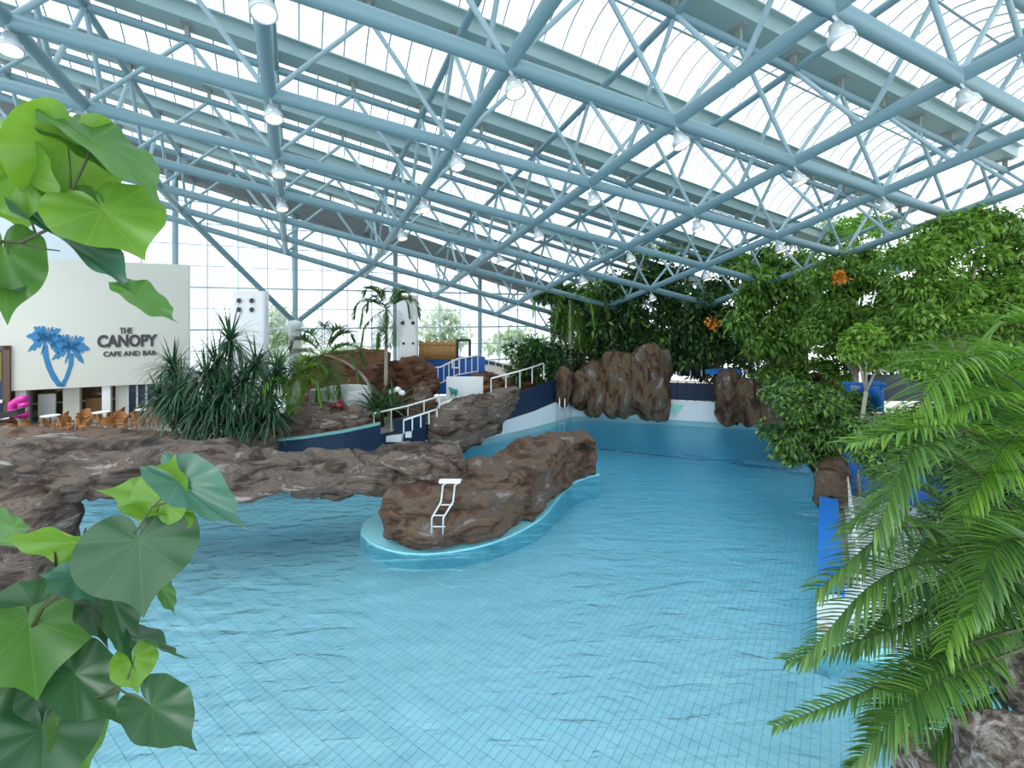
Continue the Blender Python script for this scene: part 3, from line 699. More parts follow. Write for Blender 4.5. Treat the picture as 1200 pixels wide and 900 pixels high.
# lettering
def text_mesh(name, body, px0, px1, pbase, ptop, off, bold=0.0):
    cu = bpy.data.curves.new(name, 'FONT'); cu.body = body; cu.extrude = .02; cu.offset = bold; cu.resolution_u = 3
    o = bpy.data.objects.new('tmp', cu); COL.objects.link(o); bpy.context.view_layer.update()
    me = bpy.data.meshes.new_from_object(o.evaluated_get(bpy.context.evaluated_depsgraph_get())); bpy.data.objects.remove(o)
    co = np.zeros(len(me.vertices) * 3); me.vertices.foreach_get('co', co); co = co.reshape(-1, 3)
    mn, mx = co.min(0), co.max(0)
    sL, zb = on_k(px0, pbase, off); sR, _ = on_k(px1, pbase, off); _, zt = on_k(px0, ptop, off)
    out = []
    for x, y, z in co:
        u = (x - mn[0]) / (mx[0] - mn[0]); v_ = (y - mn[1]) / (mx[1] - mn[1])
        out.append(kp(sL + (sR - sL) * u, zb + (zt - zb) * v_, off + z))
    me.vertices.foreach_set('co', np.array([c for p in out for c in p])); me.materials.clear(); me.materials.append(MT['letter']); me.update()
    return link(name, me, sign)
sign = thing('wall_sign', 'black lettering reading THE CANOPY CAFE AND BAR on the cream wall', 'sign', kp(on_k(150, 400)[0], on_k(150, 400)[1], .03))
text_mesh('word_the', 'THE', 140, 155, 391, 384, .03, .01)
text_mesh('word_canopy', 'CANOPY', 114, 184, 407.5, 392.5, .03, .035)
text_mesh('word_cafe_and_bar', 'CAFE AND BAR', 121, 183, 418, 412, .03, .012)
# blue twin palm emblem
emb = thing('palm_emblem', 'flat blue emblem of two crossing palms on the cream wall', 'emblem', kp(*on_k(65, 445), .03))
def kpoly(name, pts, parent):
    n_ = len(pts); f3 = [kp(*on_k(x, y, .03), .03) for x, y in pts]; b3 = [p + DB * .028 for p in f3]
    tr_ = geometry.tessellate_polygon([[Vector((x, y, 0)) for x, y in pts]])
    fs = [tuple(t_) for t_ in tr_] + [tuple(n_ + q for q in t_[::-1]) for t_ in tr_] + [(k, (k + 1) % n_, n_ + (k + 1) % n_, n_ + k) for k in range(n_)]
    return mk(name, f3 + b3, fs, MT['logo_blue'], parent)
kpoly('trunk', [(50, 405), (55, 404), (57, 420), (62, 434), (69, 446), (76, 453), (67, 453), (60, 444), (54, 431), (50, 417)], emb)
kpoly('trunk', [(81, 414), (86, 414), (85, 428), (80, 442), (75, 453), (69, 453), (75, 443), (80, 429)], emb)
def frond2d(cx_, cy_, ang, ln, w_, dr):
    top, bot = [], []
    for k in range(9):
        u = k / 8; x = cx_ + math.cos(ang) * ln * u; y = cy_ - math.sin(ang) * ln * u + dr * u * u
        hw = w_ * math.sin(PI * (u * .9 + .1)) * (1 if k % 2 else .62)
        top.append((x, y - hw * .6)); bot.append((x - 1.2, y + hw))
    return top + bot[::-1]
for cx_, cy_ in ((56, 396), (84, 406)):
    for ang, ln, dr in ((2.75, 27, 8), (2.3, 24, 5), (1.5, 12, 0), (.8, 22, 6), (.25, 22, 9), (3.3, 24, 12), (-.5, 16, 12), (4.1, 14, 8), (1.15, 16, 2), (1.95, 17, 2)):
        kpoly('frond', frond2d(cx_, cy_, ang, ln * 1.0, 9.0, dr), emb)
# wicker chairs and small tables on the café terrace
def make_chair():
    t = thing('wicker_chair', 'orange brown wicker chair on the café terrace', 'chair', (0, 0, 0), 'wicker café chairs')
    b = MB()
    for q in range(9):
        th = PI * (.08 + .84 * q / 8); b.add([(math.cos(th) * .27, .02 + math.sin(th) * .24, .42), (math.cos(th) * .30, .04 + math.sin(th) * .28, .62 + .26 * math.sin(th))], [])
    o = b; o.f = [(2 * q, 2 * q + 2, 2 * q + 3, 2 * q + 1) for q in range(8)]
    bk = o.build('backrest', MT['wicker'], t); mod = bk.modifiers.new('solid', 'SOLIDIFY'); mod.thickness = .03
    MB().box((0, .03, .42), (.52, .48, .07)).build('seat', MT['wicker'], t)
    for sx_ in (-.22, .22):
        for sy in (-.18, .22): MB().tube([(sx_, sy, .4), (sx_ * 1.1, sy * 1.1, 0)], .022, 6).build('leg', MT['wicker'], t)
    return t
def copy_tree(o, parent=None):
    c = o.copy(); COL.objects.link(c); c.parent = parent
    if parent: c.matrix_parent_inverse = o.matrix_parent_inverse.copy()
    for ch in list(o.children): copy_tree(ch, c)
    return c
chair0 = make_chair(); rng = random.Random(5)
spots = []
for row, (off, zz) in enumerate(((2.75, .75), (2.0, .75), (1.25, .75), (.5, .75))):
    for q in range(15): spots.append((.7 + q * .64 + row * .3 + rng.uniform(-.1, .1), off + rng.uniform(-.12, .12), zz))
pk = kp(on_k(31, 480, 1.0)[0], .75, 1.0); spots = [q for q in spots if (kp(*q[:1], q[2], q[1]) - pk).length > 1.0 and q[0] < 8.2]
for k, (s, off, zz) in enumerate(spots):
    o = chair0 if k == 0 else copy_tree(chair0)
    o.scale = (.84,) * 3; o.location = kp(s, zz, off); o.rotation_euler.z = math.atan2(DA.y, DA.x) + rng.choice((0, PI, PI / 2, -PI / 2)) + rng.uniform(-.3, .3)
tb = thing('cafe_table', 'small round pale café table among the wicker chairs', 'table', kp(1.5, .75, 1.6), 'pale café tables')
MB().lathe([(0, .72), (.34, .72), (.34, .75), (0, .75)], kp(1.5, .75, 1.6), 16).build('table_top', MT['white'], tb)
MB().tube([kp(1.5, .75, 1.6), kp(1.5, 1.48, 1.6)], .035, 8).build('stem', MT['chrome'], tb)
MB().lathe([(0, 0), (.22, 0), (.22, .03), (0, .03)], kp(1.5, .75, 1.6), 16).build('foot', MT['chrome'], tb)
for s in (3.1, 4.9, 6.6, 8.2): o = copy_tree(tb); o.location = kp(s, .75, 1.6)
# pink inflatable on the terrace
pk = kp(on_k(31, 480, 1.0)[0], .75, 1.0)
t = thing('pink_inflatable', 'bright pink coiled inflatable shape standing by the café', 'toy', pk)
MB().tube([pk + Vector((-.35, -.3, 1.0)), pk + Vector((0, -.35, .85)), pk + Vector((.35, -.3, .8))], .17, 10).build('lower_coil', MT['pink'], t, True)
MB().tube([pk + Vector((-.3, -.3, .95)), pk + Vector((-.3, -.3, 1.3)), pk + Vector((0, -.3, 1.5)), pk + Vector((.32, -.3, 1.55))], .16, 10).build('upper_coil', MT['pink'], t, True)
MB().tube([pk + Vector((.05, -.32, 1.25)), pk + Vector((.38, -.32, 1.28))], .12, 10).build('middle_coil', MT['pink'], t, True)
MB().tube([pk, pk + Vector((0, -.25, .8))], .1, 8).build('stand', MT['white'], t)
# dark slanting canopy edge at the left
t = tag(MB().box(P(-20, 492, 19.5), (2.6, .5, .25), (Vector((.93, .3, .22)).normalized(), Vector((-.3, .95, 0)).normalized(), ZZ)).build('dark_counter', MT['black']), 'dark slanted counter end in front of the café window', 'counter')
MB().box(P(-20, 492, 19.5) - ZZ * .72, (1.8, .3, 1.2), (Vector((.93, .3, 0)).normalized(), Vector((-.3, .95, 0)).normalized(), ZZ)).build('counter_base', MT['darkwood'], t)

# ------------------------------------------------------------------ white towers with round holes
def tower(x0, x1, yt, yb, Y, dep, holes, label, z0=.3):
    a = P(x0, yt, Y); b = P(x1, yt, Y); c = Vector(((a.x + b.x) / 2, Y + dep / 2, z0)); wd = b.x - a.x; h = a.z - z0
    t = thing('perforated_tower', label, 'tower', c)
    # rounded upright slab
    pr = []; r = .18
    for (sx_, sy, a0) in ((1, -1, -PI / 2), (1, 1, 0), (-1, 1, PI / 2), (-1, -1, PI)):
        for q in range(5):
            th = a0 + q * PI / 8; pr.append((c.x + sx_ * (wd / 2 - r) + math.cos(th) * r, c.y + sy * (dep / 2 - r) + math.sin(th) * r))
    MB().prism(pr, z0, z0 + h).build('shaft', MT['white'], t)
    for hx_, hy_, hr in holes:
        p = P(hx_, hy_, Y); th_ = [2 * PI * q / 16 for q in range(16)]
        rr = hr / F_PX * Y
        vs = [Vector((p.x + math.cos(q) * rr * k, Y - d, p.z + math.sin(q) * rr * k)) for k, d in ((1.25, .04), (1.0, .05), (.9, .012)) for q in th_]
        mb = MB().add(vs, [(a_ * 16 + q, a_ * 16 + (q + 1) % 16, a_ * 16 + 16 + (q + 1) % 16, a_ * 16 + 16 + q) for a_ in range(2) for q in range(16)])
        rim = mb.build('port_rim', MT['white'], t)
        MB().add([Vector((p.x + math.cos(q) * rr, Y - .02, p.z + math.sin(q) * rr)) for q in th_], [tuple(range(16))]).build('port_hole', MT['black'], rim)
tower(271, 311, 341, 470, 25.0, .5, [(280.5, 352.5, 3.2), (295.5, 352.5, 3.2), (280.5, 363, 3.2), (295.5, 363, 3.2)], 'white slab tower with four dark round holes above the spiky clump')
tower(464, 489, 346, 425, 28.0, .5, [(472, 378.5, 2.6), (484, 378.5, 2.4), (473, 402.5, 1.8), (484, 402.5, 1.6)], 'white slab tower with small dark holes behind the slender palm')
# bamboo screen, blue wall, dark door frame on upper deck
def slab(name, x0, x1, y0, y1, Y, th, mat, label=None, cat=None, parent=None):
    a = P(x0, y0, Y); b = P(x1, y1, Y)
    o = MB().box(((a.x + b.x) / 2, Y + th / 2, (a.z + b.z) / 2), (b.x - a.x, th, a.z - b.z)).build(name, mat, parent)
    if label: tag(o, label, cat)
    return o
t = thing('bamboo_screen', 'golden bamboo cane screen above the blue wall', 'screen', P(513, 420, 28.6))
ncan = 16
for k in range(ncan):
    x = 491 + 44 * (k + .5) / ncan; bar(P(x, 421, 28.6), P(x, 399 + (k * 7 % 3), 28.6), .085, 7).build('cane', MT['bamboo'], t, True)
for y in (404, 416): bar(P(489, y, 28.5), P(537, y, 28.5), .03).build('binding', MT['wood'], t)
slab('blue_wall', 478, 568, 418, 462, 28.9, .3, MT['blue'], 'bright blue wall below the bamboo screen', 'wall')
t = thing('door_frame', 'tall dark metal doorway frame beside the bamboo screen', 'frame', P(543, 421, 28.5))
for x in (536, 550.5): bar(P(x, 421, 28.5), P(x, 398, 28.5), .09).build('jamb', MT['black'], t)
bar(P(535, 398.5, 28.5), P(551.5, 398.5, 28.5), .09).build('lintel', MT['black'], t)
t = thing('white_square_frame', 'small white square frame on the blue wall', 'frame', P(534, 428, 28.6))
q_ = [P(530, 431, 28.6), P(538, 431, 28.6), P(538, 421.5, 28.6), P(530, 421.5, 28.6)]
for k in range(4): bar(q_[k], q_[(k + 1) % 4], .05).build('bar', MT['railwhite'], t)
# upper path towards the glass doors
tag(MB().add([P(566, 428, 31), P(600, 424, 31), P(622, 432, 28.5), P(622, 442, 28.5), P(560, 440, 29)], [(0, 1, 2, 3, 4)]).add([P(560, 446, 29), P(622, 448, 28.5), P(622, 442, 28.5), P(560, 440, 29)], [(0, 1, 2, 3)]).build('sloping_path', M('pale_path', (.62, .55, .46), .7, noise_amt=.15)), 'pale sloping path rising to the glass wall', 'path')
t = thing('white_balustrade', 'white balustrade with dark panels beside the sloping path', 'balustrade', P(582, 430, 31.5))
a, b = P(565, 420, 31.5), P(598, 428, 29.5)
bar(a, b, .05).build('top_rail', MT['railwhite'], t)
for k in range(5): p = a.lerp(b, k / 4); bar(p, p - ZZ * .75, .04).build('post', MT['railwhite'], t)
mk('panel', [a + Vector((0, .08, -.05)), b + Vector((0, .08, -.05)), b + Vector((0, .08, -.6)), a + Vector((0, .08, -.6))], [(0, 1, 2, 3)], MT['navy'], t)
# white tub flume and slide
t = thing('round_tub', 'white round splash tub with an open curved rim', 'tub', P(404, 475, 20.5))
c = P(405, 470, 20.5); R0 = 1.1
MB().lathe([(R0 * .9, -.7), (R0, -.6), (R0, .55), (R0 - .08, .6), (R0 - .16, .55), (R0 - .16, -.3), (0, -.35)], c, 28).build('shell', MT['white'], t, True)
MB().box(c + Vector((-1.25, -.2, .1)), (.35, .5, .9)).build('side_post', MT['white'], t)
MB().box(c + Vector((-1.02, -.55, .1)), (.1, .06, .7)).build('blue_slot', MT['blue'], t)
t = thing('red_toy', 'small dark red crab shaped toy on the tan slab boulder', 'toy', P(395, 479, 18.0))
c = P(397, 475, 18.0)
MB().lathe([(0, -.10), (.15, -.08), (.18, .02), (.12, .11), (0, .14)], c, 12).build('body', MT['red'], t, True)
for sx_ in (-1, 1): MB().tube([c + Vector((sx_ * .2, 0, 0)), c + Vector((sx_ * .33, -.02, -.1)), c + Vector((sx_ * .36, -.03, -.18))], .04, 6).build('claw', MT['red'], t)
MB().tube([c + Vector((.05, 0, .12)), c + Vector((.14, 0, .24))], [.1, .05], 8).build('head', MT['red'], t, True)
t = thing('white_slide', 'white slide wall with a smooth white chute curling below it', 'slide', P(540, 475, 23))
slab('panel', 523, 566, 442, 472, 23.5, .25, MT['white'], parent=t)
MB().tube([P(560, 468, 23.2), P(540, 474, 22.4), P(522, 481, 21.6), P(508, 490, 20.6)], [.40, .42, .42, .35], 12).build('chute', MT['white'], t, True)
MB().tube([P(568, 462, 23.2), P(566, 468, 23.0), P(565, 473, 22.9)], .07, 8).build('end_post', MT['railwhite'], t)
lz = MB().tube([P(526, 454, 23.4), P(530, 458, 23.4), P(536, 459, 23.4)], [.03, .12, .10], 8)
lz.tube([P(530, 458, 23.4), P(529, 463, 23.4)], .05, 6); lz.tube([P(535, 459, 23.4), P(534, 464, 23.4)], .05, 6)
lz.build('lizard_motif', M('lizard_green', (.02, .28, .20), .5), t, True)
t = thing('white_steps', 'white steps between the handrails', 'steps', P(465, 516, 18.4))
for k in range(4): slab('step', 444 + k * 12, 470 + k * 12, 511 - k * 5, 518 - k * 5, 18.4 + k * .4, .4, MT['white'], parent=t)

# ------------------------------------------------------------------ right side: slide edge, walls
def edge(tv, off, z):   # along the right pool edge, from near corner (0) to far (10)
    a = Vector((5.49, 8.29, 0)); d = Vector((11.6 - 5.49, 17.3 - 8.29, 0)).normalized(); return a + d * tv + Vector((d.y, -d.x, 0)) * off + ZZ * z
t = tag(sweep_rock('rock_pillar', [tuple(edge(6.2, .3, 0).xy) + (.05, 1.2, .36), tuple(edge(7.4, .3, 0).xy) + (.05, 1.45, .4), tuple(edge(9.0, .35, 0).xy) + (.05, 1.7, .45), tuple(edge(11.0, .4, 0).xy) + (.05, 1.9, .5)], MT['rock_brown'], 'short brown rock pillar at the corner of the pool edge', 61, 24, 28, .12), 'short brown rock pillar at the corner of the pool edge', 'rock')
ed = (edge(1, 0, 0) - edge(0, 0, 0)); en = Vector((ed.y, -ed.x, 0))
tag(MB().box(edge(3.5, .22, .5), (4.9, .44, .65), (ed, en, ZZ)).build('blue_pad', MT['bluepad']), 'long bright blue padded kerb along the pool edge', 'pad')
tag(MB().box(edge(8.3, 1.9, .95), (.3, 2.6, 1.3), (ed, en, ZZ)).build('blue_screen_wall', MT['blue']), 'upright blue wall across the deck beside the rock pillar', 'wall')
tag(MB().box(edge(4.0, 2.2, .36), (7.6, 3.2, .12), (ed, en, ZZ)).build('pale_platform', MT['pale_deck']), 'pale grey platform next to the blue padded kerb', 'platform')
t = thing('steel_handrail', 'slim pale handrail standing along the blue padded kerb', 'handrail', edge(1.2, .7, .42))
bar(edge(1.0, .7, 1.1), edge(7.6, .7, 1.1), .03).build('top_rail', MT['railwhite'], t)
for k in range(5): bar(edge(1.0 + k * 1.65, .7, .40), edge(1.0 + k * 1.65, .7, 1.1), .026).build('post', MT['railwhite'], t)
tag(MB().box(edge(.9, .45, .30), (1.2, .9, .5), (ed, en, ZZ)).build('white_kerb', MT['white_tile']), 'white tiled kerb block at the near corner of the pool edge', 'kerb')
t = thing('blue_slide_panel', 'bright blue curved slide panel behind the slender trunk', 'slide', P(1012, 485, 15.5))
mbs = MB(); pts = []
for q in range(9):
    u = q / 8; pts += [P(990 + 46 * u, 449 + 3 * math.sin(u * 6), 15.5 + .6 * math.sin(PI * u)), P(990 + 46 * u, 483, 15.3 + .6 * math.sin(PI * u))]
o = mbs.add(pts, [(2 * q, 2 * q + 2, 2 * q + 3, 2 * q + 1) for q in range(8)]).build('panel', MT['bluepad'], t, True); o.modifiers.new('solid', 'SOLIDIFY').thickness = .08
bar(P(988, 449, 15.5), P(1038, 451, 15.5), .06).build('rim', MT['bluecloth'], t)
t = thing('dark_pipe_wall', 'dark low wall with a pale rail behind the feathery palm', 'wall', P(1060, 440, 17))
slab('wall_body', 1020, 1110, 440, 470, 17, .3, MT['navy'], parent=t); bar(P(1030, 434, 16.9), P(1105, 434, 16.9), .07).build('rail', MT['railwhite'], t)
tag(MB().prism([(13.6, 18.2), (15.5, 22), (14.6, 25), (24, 27), (30, 20), (22, 8), (10.5, 8.5)], .2, .42).build('planting_bed', MT['soil']), 'dark soil bed planted along the right bank', 'planting bed')
# stone blocks of the near planter
rock('stone_block', P(1212, 985, 4.2), (.50, .42, .58), 71, MT['rock_block'], 'broad grey stone block capping the planter wall below the feathery palm', 'rock', strat=1.2, amp=.07, k=9, box=.5)
rock('stone_block', P(1238, 848, 4.45), (.40, .40, .32), 73, MT['rock_block'], 'smaller grey stone block lying on top of the broad one', 'rock', strat=1.2, amp=.07, k=9, box=.5)
tag(MB().box((5.2, 4.3, .3), (2.0, 1.6, 2.2)).build('planter_wall', MT['rock_block']), 'grey stone planter wall holding the feathery palm', 'planter')

# ------------------------------------------------------------------ outside lawn and trees beyond the glass, overexposure put into their pale colours
struct(MB().prism([(-90, 20), (-36, 21.5), (22, 48), (60, 20), (120, 20), (120, 120), (-90, 120)], .0, .22).build('floor_outside', MT['grass']), 'lawn coloured pale as if overexposed outside the glass wall')

# ------------------------------------------------------------------ foliage
def leaf_cloud(name, blobs, n_, ln, wd, mat, parent, seed, droop=.35, hollow=.55, up=0.0):
    """n_ folded leaves spread through ellipsoids (cx,cy,cz,rx,ry,rz)"""
    r = np.random.default_rng(seed); B = np.array(blobs, float); vol = B[:, 3] * B[:, 4] * B[:, 5]; vol = vol ** .75; idx = r.choice(len(B), n_, p=vol / vol.sum())
    d = r.normal(size=(n_, 3)); d /= np.linalg.norm(d, axis=1)[:, None]
    rad = hollow + (1.22 - hollow) * r.random(n_) ** .85
    lump = .95 + .34 * np.sin(d[:, 0] * 6 + idx) * np.cos(d[:, 2] * 7 + idx * 2.0) + .12 * np.sin(d[:, 1] * 11 + d[:, 0] * 9)
    c = B[idx, :3] + d * B[idx, 3:] * (rad * lump)[:, None]
    ax = d + r.normal(size=(n_, 3)) * .7; ax[:, 2] -= droop * 1.6; ax[:, 2] += up; ax /= np.linalg.norm(ax, axis=1)[:, None]
    sd = np.cross(ax, r.normal(size=(n_, 3)) * .5 + np.array([0, 0, 1.0])); sd /= np.linalg.norm(sd, axis=1)[:, None] + 1e-6
    nr = np.cross(sd, ax)
    L = (ln * (.65 + .7 * r.random(n_)))[:, None]; W = (wd * (.7 + .6 * r.random(n_)))[:, None]
    b0 = c; m1 = c + ax * L * .45 + sd * W * .5 + nr * W * .18; m2 = c + ax * L * .45 - sd * W * .5 + nr * W * .18; t0 = c + ax * L - np.array([0, 0, 1]) * L * .12; mid = c + ax * L * .5
    V = np.stack([b0, m1, t0, m2], 1).reshape(-1, 3); k4 = np.arange(n_)[:, None] * 4
    Fq = k4 + np.array([[0, 1, 2, 3]])
    return stuff(np_mesh(name, V, Fq, mat, parent))
def blob(x, y, Y, rx, ry, dep=None):
    p = P(x, y, Y); return (p.x, p.y, p.z, rx / F_PX * Y, dep or rx / F_PX * Y * .8, ry / F_PX * Y)
def tree(name, label, base, blobs, n_, ln, wd, mat, seed, trunk=.12, bark='bark', cat='tree', droop=.35, flowers=None, up=0.0, yellow=0):
    """trunk forks into a limb for each crown lump"""
    base = Vector(base); t = thing(name, label, cat, base); rng = random.Random(seed)
    cen = Vector([sum(b[q] for b in blobs) / len(blobs) for q in range(3)]); lo = min(b[2] - b[5] for b in blobs)
    fork = base.lerp(Vector((cen.x, cen.y, max(lo, base.z + .5))), .85)
    mid = base.lerp(fork, .5) + Vector((rng.uniform(-.15, .15), rng.uniform(-.15, .15), 0))
    MB().tube([base, mid, fork], [trunk * 1.25, trunk, trunk * .8], 9).build('trunk', MT[bark], t, True)
    for b in blobs:
        e = Vector(b[:3]); m_ = fork.lerp(e, .5) + Vector((0, 0, .1 * (e - fork).length))
        MB().tube([fork, m_, e], [trunk * .65, trunk * .4, trunk * .15], 6).build('limb', MT[bark], t, True)
    subs = []
    for b in blobs:
        for q in range(9):
            d = Vector((rng.gauss(0, 1), rng.gauss(0, 1), rng.gauss(0, 1))).normalized() * rng.uniform(.45, .85)
            k_ = rng.uniform(.34, .52); subs.append((b[0] + d.x * b[3], b[1] + d.y * b[4], b[2] + d.z * b[5], b[3] * k_, b[4] * k_, b[5] * k_ * .8))
    blobs0, blobs = blobs, subs
    leaf_cloud('foliage', blobs, n_, ln, wd, MT[mat], t, seed, droop, hollow=.25, up=up)
    if yellow: leaf_cloud('young_foliage', [(b[0], b[1] - b[4] * .3, b[2], b[3] * .9, b[4] * .8, b[5] * .9) for b in blobs], yellow, ln, wd, MT['lf_light'], t, seed + 1, droop)
    if flowers:
        for fb in flowers: leaf_cloud('flower_cluster', [fb], 60, .22, .16, MT['orange'], t, seed + 9, .3)
    return t
def base(x, Y, z=.4): p = P(x, 400, Y); return (p.x, p.y, z)
tree('fig_tree', 'dark glossy tree with a hanging yellow green tuft behind the small standing rock', base(676, 28.5), [blob(655, 350, 28, 28, 16), blob(690, 345, 28.5, 36, 20), blob(668, 375, 28, 20, 28), blob(705, 375, 28.5, 28, 25), blob(640, 345, 28, 16, 9), blob(690, 410, 28.5, 30, 28)], 6500, .42, .17, 'lf_dark', 101, .16, yellow=700)
tree('laurel_tree', 'tall dense dark tree behind the ochre standing rock', base(762, 28.5), [blob(735, 335, 28, 36, 22), blob(775, 330, 28.5, 36, 24), blob(760, 370, 28, 45, 35), blob(800, 375, 28.5, 35, 40), blob(740, 410, 29, 40, 25), blob(790, 415, 29, 38, 22)], 8500, .40, .18, 'lf_dark', 103, .2, yellow=500)
tree('bamboo_clump', 'bushy bamboo like shrub below the sloping path', base(625, 26.8), [blob(612, 425, 26.6, 22, 22), blob(640, 430, 26.6, 26, 24), blob(625, 408, 26.8, 20, 14), blob(655, 425, 27, 18, 28)], 3800, .42, .10, 'lf_dark', 105, .06, up=.5, cat='shrub', yellow=350)
tree('flowering_tree', 'dark tree with a cluster of orange blossom behind the sunshade', base(838, 27.5), [blob(830, 365, 27, 34, 28), blob(855, 385, 27, 30, 30), blob(815, 400, 27, 30, 28), blob(850, 415, 27.5, 34, 16), blob(845, 340, 27, 28, 16)], 6000, .36, .17, 'lf_dark', 107, .16, flowers=[blob(836, 378, 25.6, 6, 6)], yellow=500)
tree('broad_tree', 'broad mid green tree with drooping leaves over the reddish rock', base(905, 24.0), [blob(885, 330, 23.5, 34, 26), blob(915, 350, 23.5, 40, 32), blob(880, 375, 23, 30, 26), blob(935, 320, 24, 34, 26), blob(905, 395, 23, 40, 24), blob(945, 375, 24, 28, 30), blob(900, 300, 24, 24, 14)], 9500, .34, .15, 'lf_mid', 109, .16, droop=.6, yellow=1500)
tree('weeping_tree', 'light green fine leaved tree with pale slender trunk and orange blossom', base(1000, 20.5), [blob(975, 330, 20, 36, 30), blob(1015, 315, 20, 36, 34), blob(1000, 365, 19.5, 45, 28), blob(1035, 355, 20, 36, 34), blob(965, 385, 19.5, 34, 22), blob(1010, 405, 20, 48, 20)], 11000, .25, .11, 'lf_mid', 111, .13, 'palebark', droop=.6, flowers=[blob(984, 324, 18.4, 5, 5)], yellow=3500)
tree('bright_tree', 'large bright green fine leaved tree spreading over the right bank', base(1100, 15.5), [blob(1070, 310, 15.2, 50, 34), blob(1110, 285, 15.5, 50, 32), blob(1150, 275, 15.5, 46, 28), blob(1090, 355, 15, 60, 34), blob(1160, 330, 15.3, 56, 38), blob(1130, 385, 15.3, 66, 32), blob(1200, 300, 15.8, 40, 36), blob(1060, 390, 15.3, 44, 24), blob(1205, 365, 15.5, 44, 36)], 19000, .20, .095, 'lf_mid', 113, .15, 'palebark', yellow=10000)
tree('evergreen_tree', 'dark green tree standing behind the large bright green tree', base(1150, 23), [blob(1080, 400, 23, 50, 40), blob(1150, 380, 23, 60, 50), blob(1210, 390, 23, 50, 55), blob(1040, 420, 23, 40, 20), blob(1170, 430, 22, 70, 20)], 6500, .40, .18, 'lf_dark', 115, .2)
tree('roof_high_tree', 'tall feathery tree reaching up to the roof trusses', base(960, 27), [blob(950, 275, 26, 30, 12), blob(985, 270, 26, 26, 14), blob(1025, 262, 26, 30, 12), blob(860, 305, 27, 26, 12), blob(770, 292, 28, 40, 12), blob(820, 300, 28, 34, 10)], 4200, .45, .12, 'lf_mid', 117, .14, up=.3)
tree('overhanging_bush', 'dense bush hanging over the right pool edge', base(965, 15.5, .3), [blob(925, 490, 15.3, 34, 30), blob(960, 480, 15.3, 40, 30), blob(955, 520, 15, 40, 28), blob(990, 510, 15.4, 30, 34), blob(918, 462, 15.6, 26, 20), blob(925, 525, 15, 22, 16), blob(975, 545, 15, 22, 18), blob(990, 470, 15.6, 28, 22)], 9500, .19, .09, 'lf_bush', 119, .1, cat='bush', droop=.5, yellow=1300)
tree('pale_slender_tree', 'slender pale trunk tree standing in front of the blue slide panel', base(1006, 14.5, .3), [blob(1015, 395, 14.6, 24, 18), blob(1035, 425, 14.6, 22, 12), blob(1000, 410, 14.6, 18, 12)], 1500, .20, .09, 'lf_light', 121, .07, 'palebark')
tree('bank_shrub', 'leafy shrub on the bank between the blue slide panel and the feathery palm', base(1060, 12), [blob(1040, 505, 12.2, 40, 22), blob(1085, 485, 12.4, 40, 26), blob(1030, 540, 11.6, 34, 24), blob(1100, 530, 12, 40, 30)], 4500, .18, .08, 'lf_bush', 123, .07, cat='shrub', yellow=900)
tree('bank_shrub', 'dark shrub behind the feathery palm stems at the planter', base(1160, 9, .3), [blob(1150, 560, 9.5, 60, 40), blob(1200, 620, 9, 60, 50), blob(1120, 620, 9, 50, 40), blob(1190, 500, 9.6, 50, 50)], 5500, .20, .09, 'lf_dark', 125, .08, cat='shrub')
tree('understory_shrub', 'dark low shrub under the flowering tree behind the sunshade', base(850, 28.5), [blob(815, 428, 28.5, 26, 14), blob(850, 425, 28.5, 36, 18), blob(890, 425, 28, 34, 20), blob(760, 425, 29, 40, 18)], 3000, .36, .16, 'lf_dark', 127, .08, cat='shrub')
tree('understory_shrub', 'mid green shrub in front of the reddish brown rock', base(925, 22, .5), [blob(915, 440, 22, 26, 14), blob(945, 432, 22, 26, 16), blob(980, 432, 21, 30, 16), blob(960, 452, 21, 26, 10)], 2600, .26, .11, 'lf_mid', 129, .07, cat='shrub', yellow=500)
tree('bank_shrub', 'bright shrub under the large bright tree by the pale rail', base(1130, 13.5), [blob(1075, 430, 13.6, 40, 18), blob(1130, 425, 13.6, 50, 24), blob(1190, 430, 13.4, 50, 28), blob(1150, 465, 13, 60, 24), blob(1200, 480, 12.6, 50, 30)], 5500, .20, .09, 'lf_mid', 131, .08, cat='shrub', yellow=1800)
for k, (x, y, Y, rx, ry, lab) in enumerate(((325, 390, 36, 40, 40, 'tree coloured pale as if overexposed outside beyond the thick white column'), (520, 390, 40, 34, 34, 'tree coloured pale as if overexposed outside behind the bamboo screen'), (600, 400, 42, 50, 18, 'low hedge coloured pale as if overexposed outside beyond the glass wall'), (405, 420, 40, 60, 18, 'shrub coloured pale as if overexposed outside behind the brown rock mound'))):
    tree('outdoor_tree', lab, base(x, Y, .2), [blob(x - rx * .4, y, Y, rx * .6, ry * .7), blob(x + rx * .4, y + 4, Y, rx * .6, ry * .6), blob(x, y - ry * .4, Y, rx * .5, ry * .5)], 900, .55, .25, 'lf_out', 140 + k, .15, 'palebark')

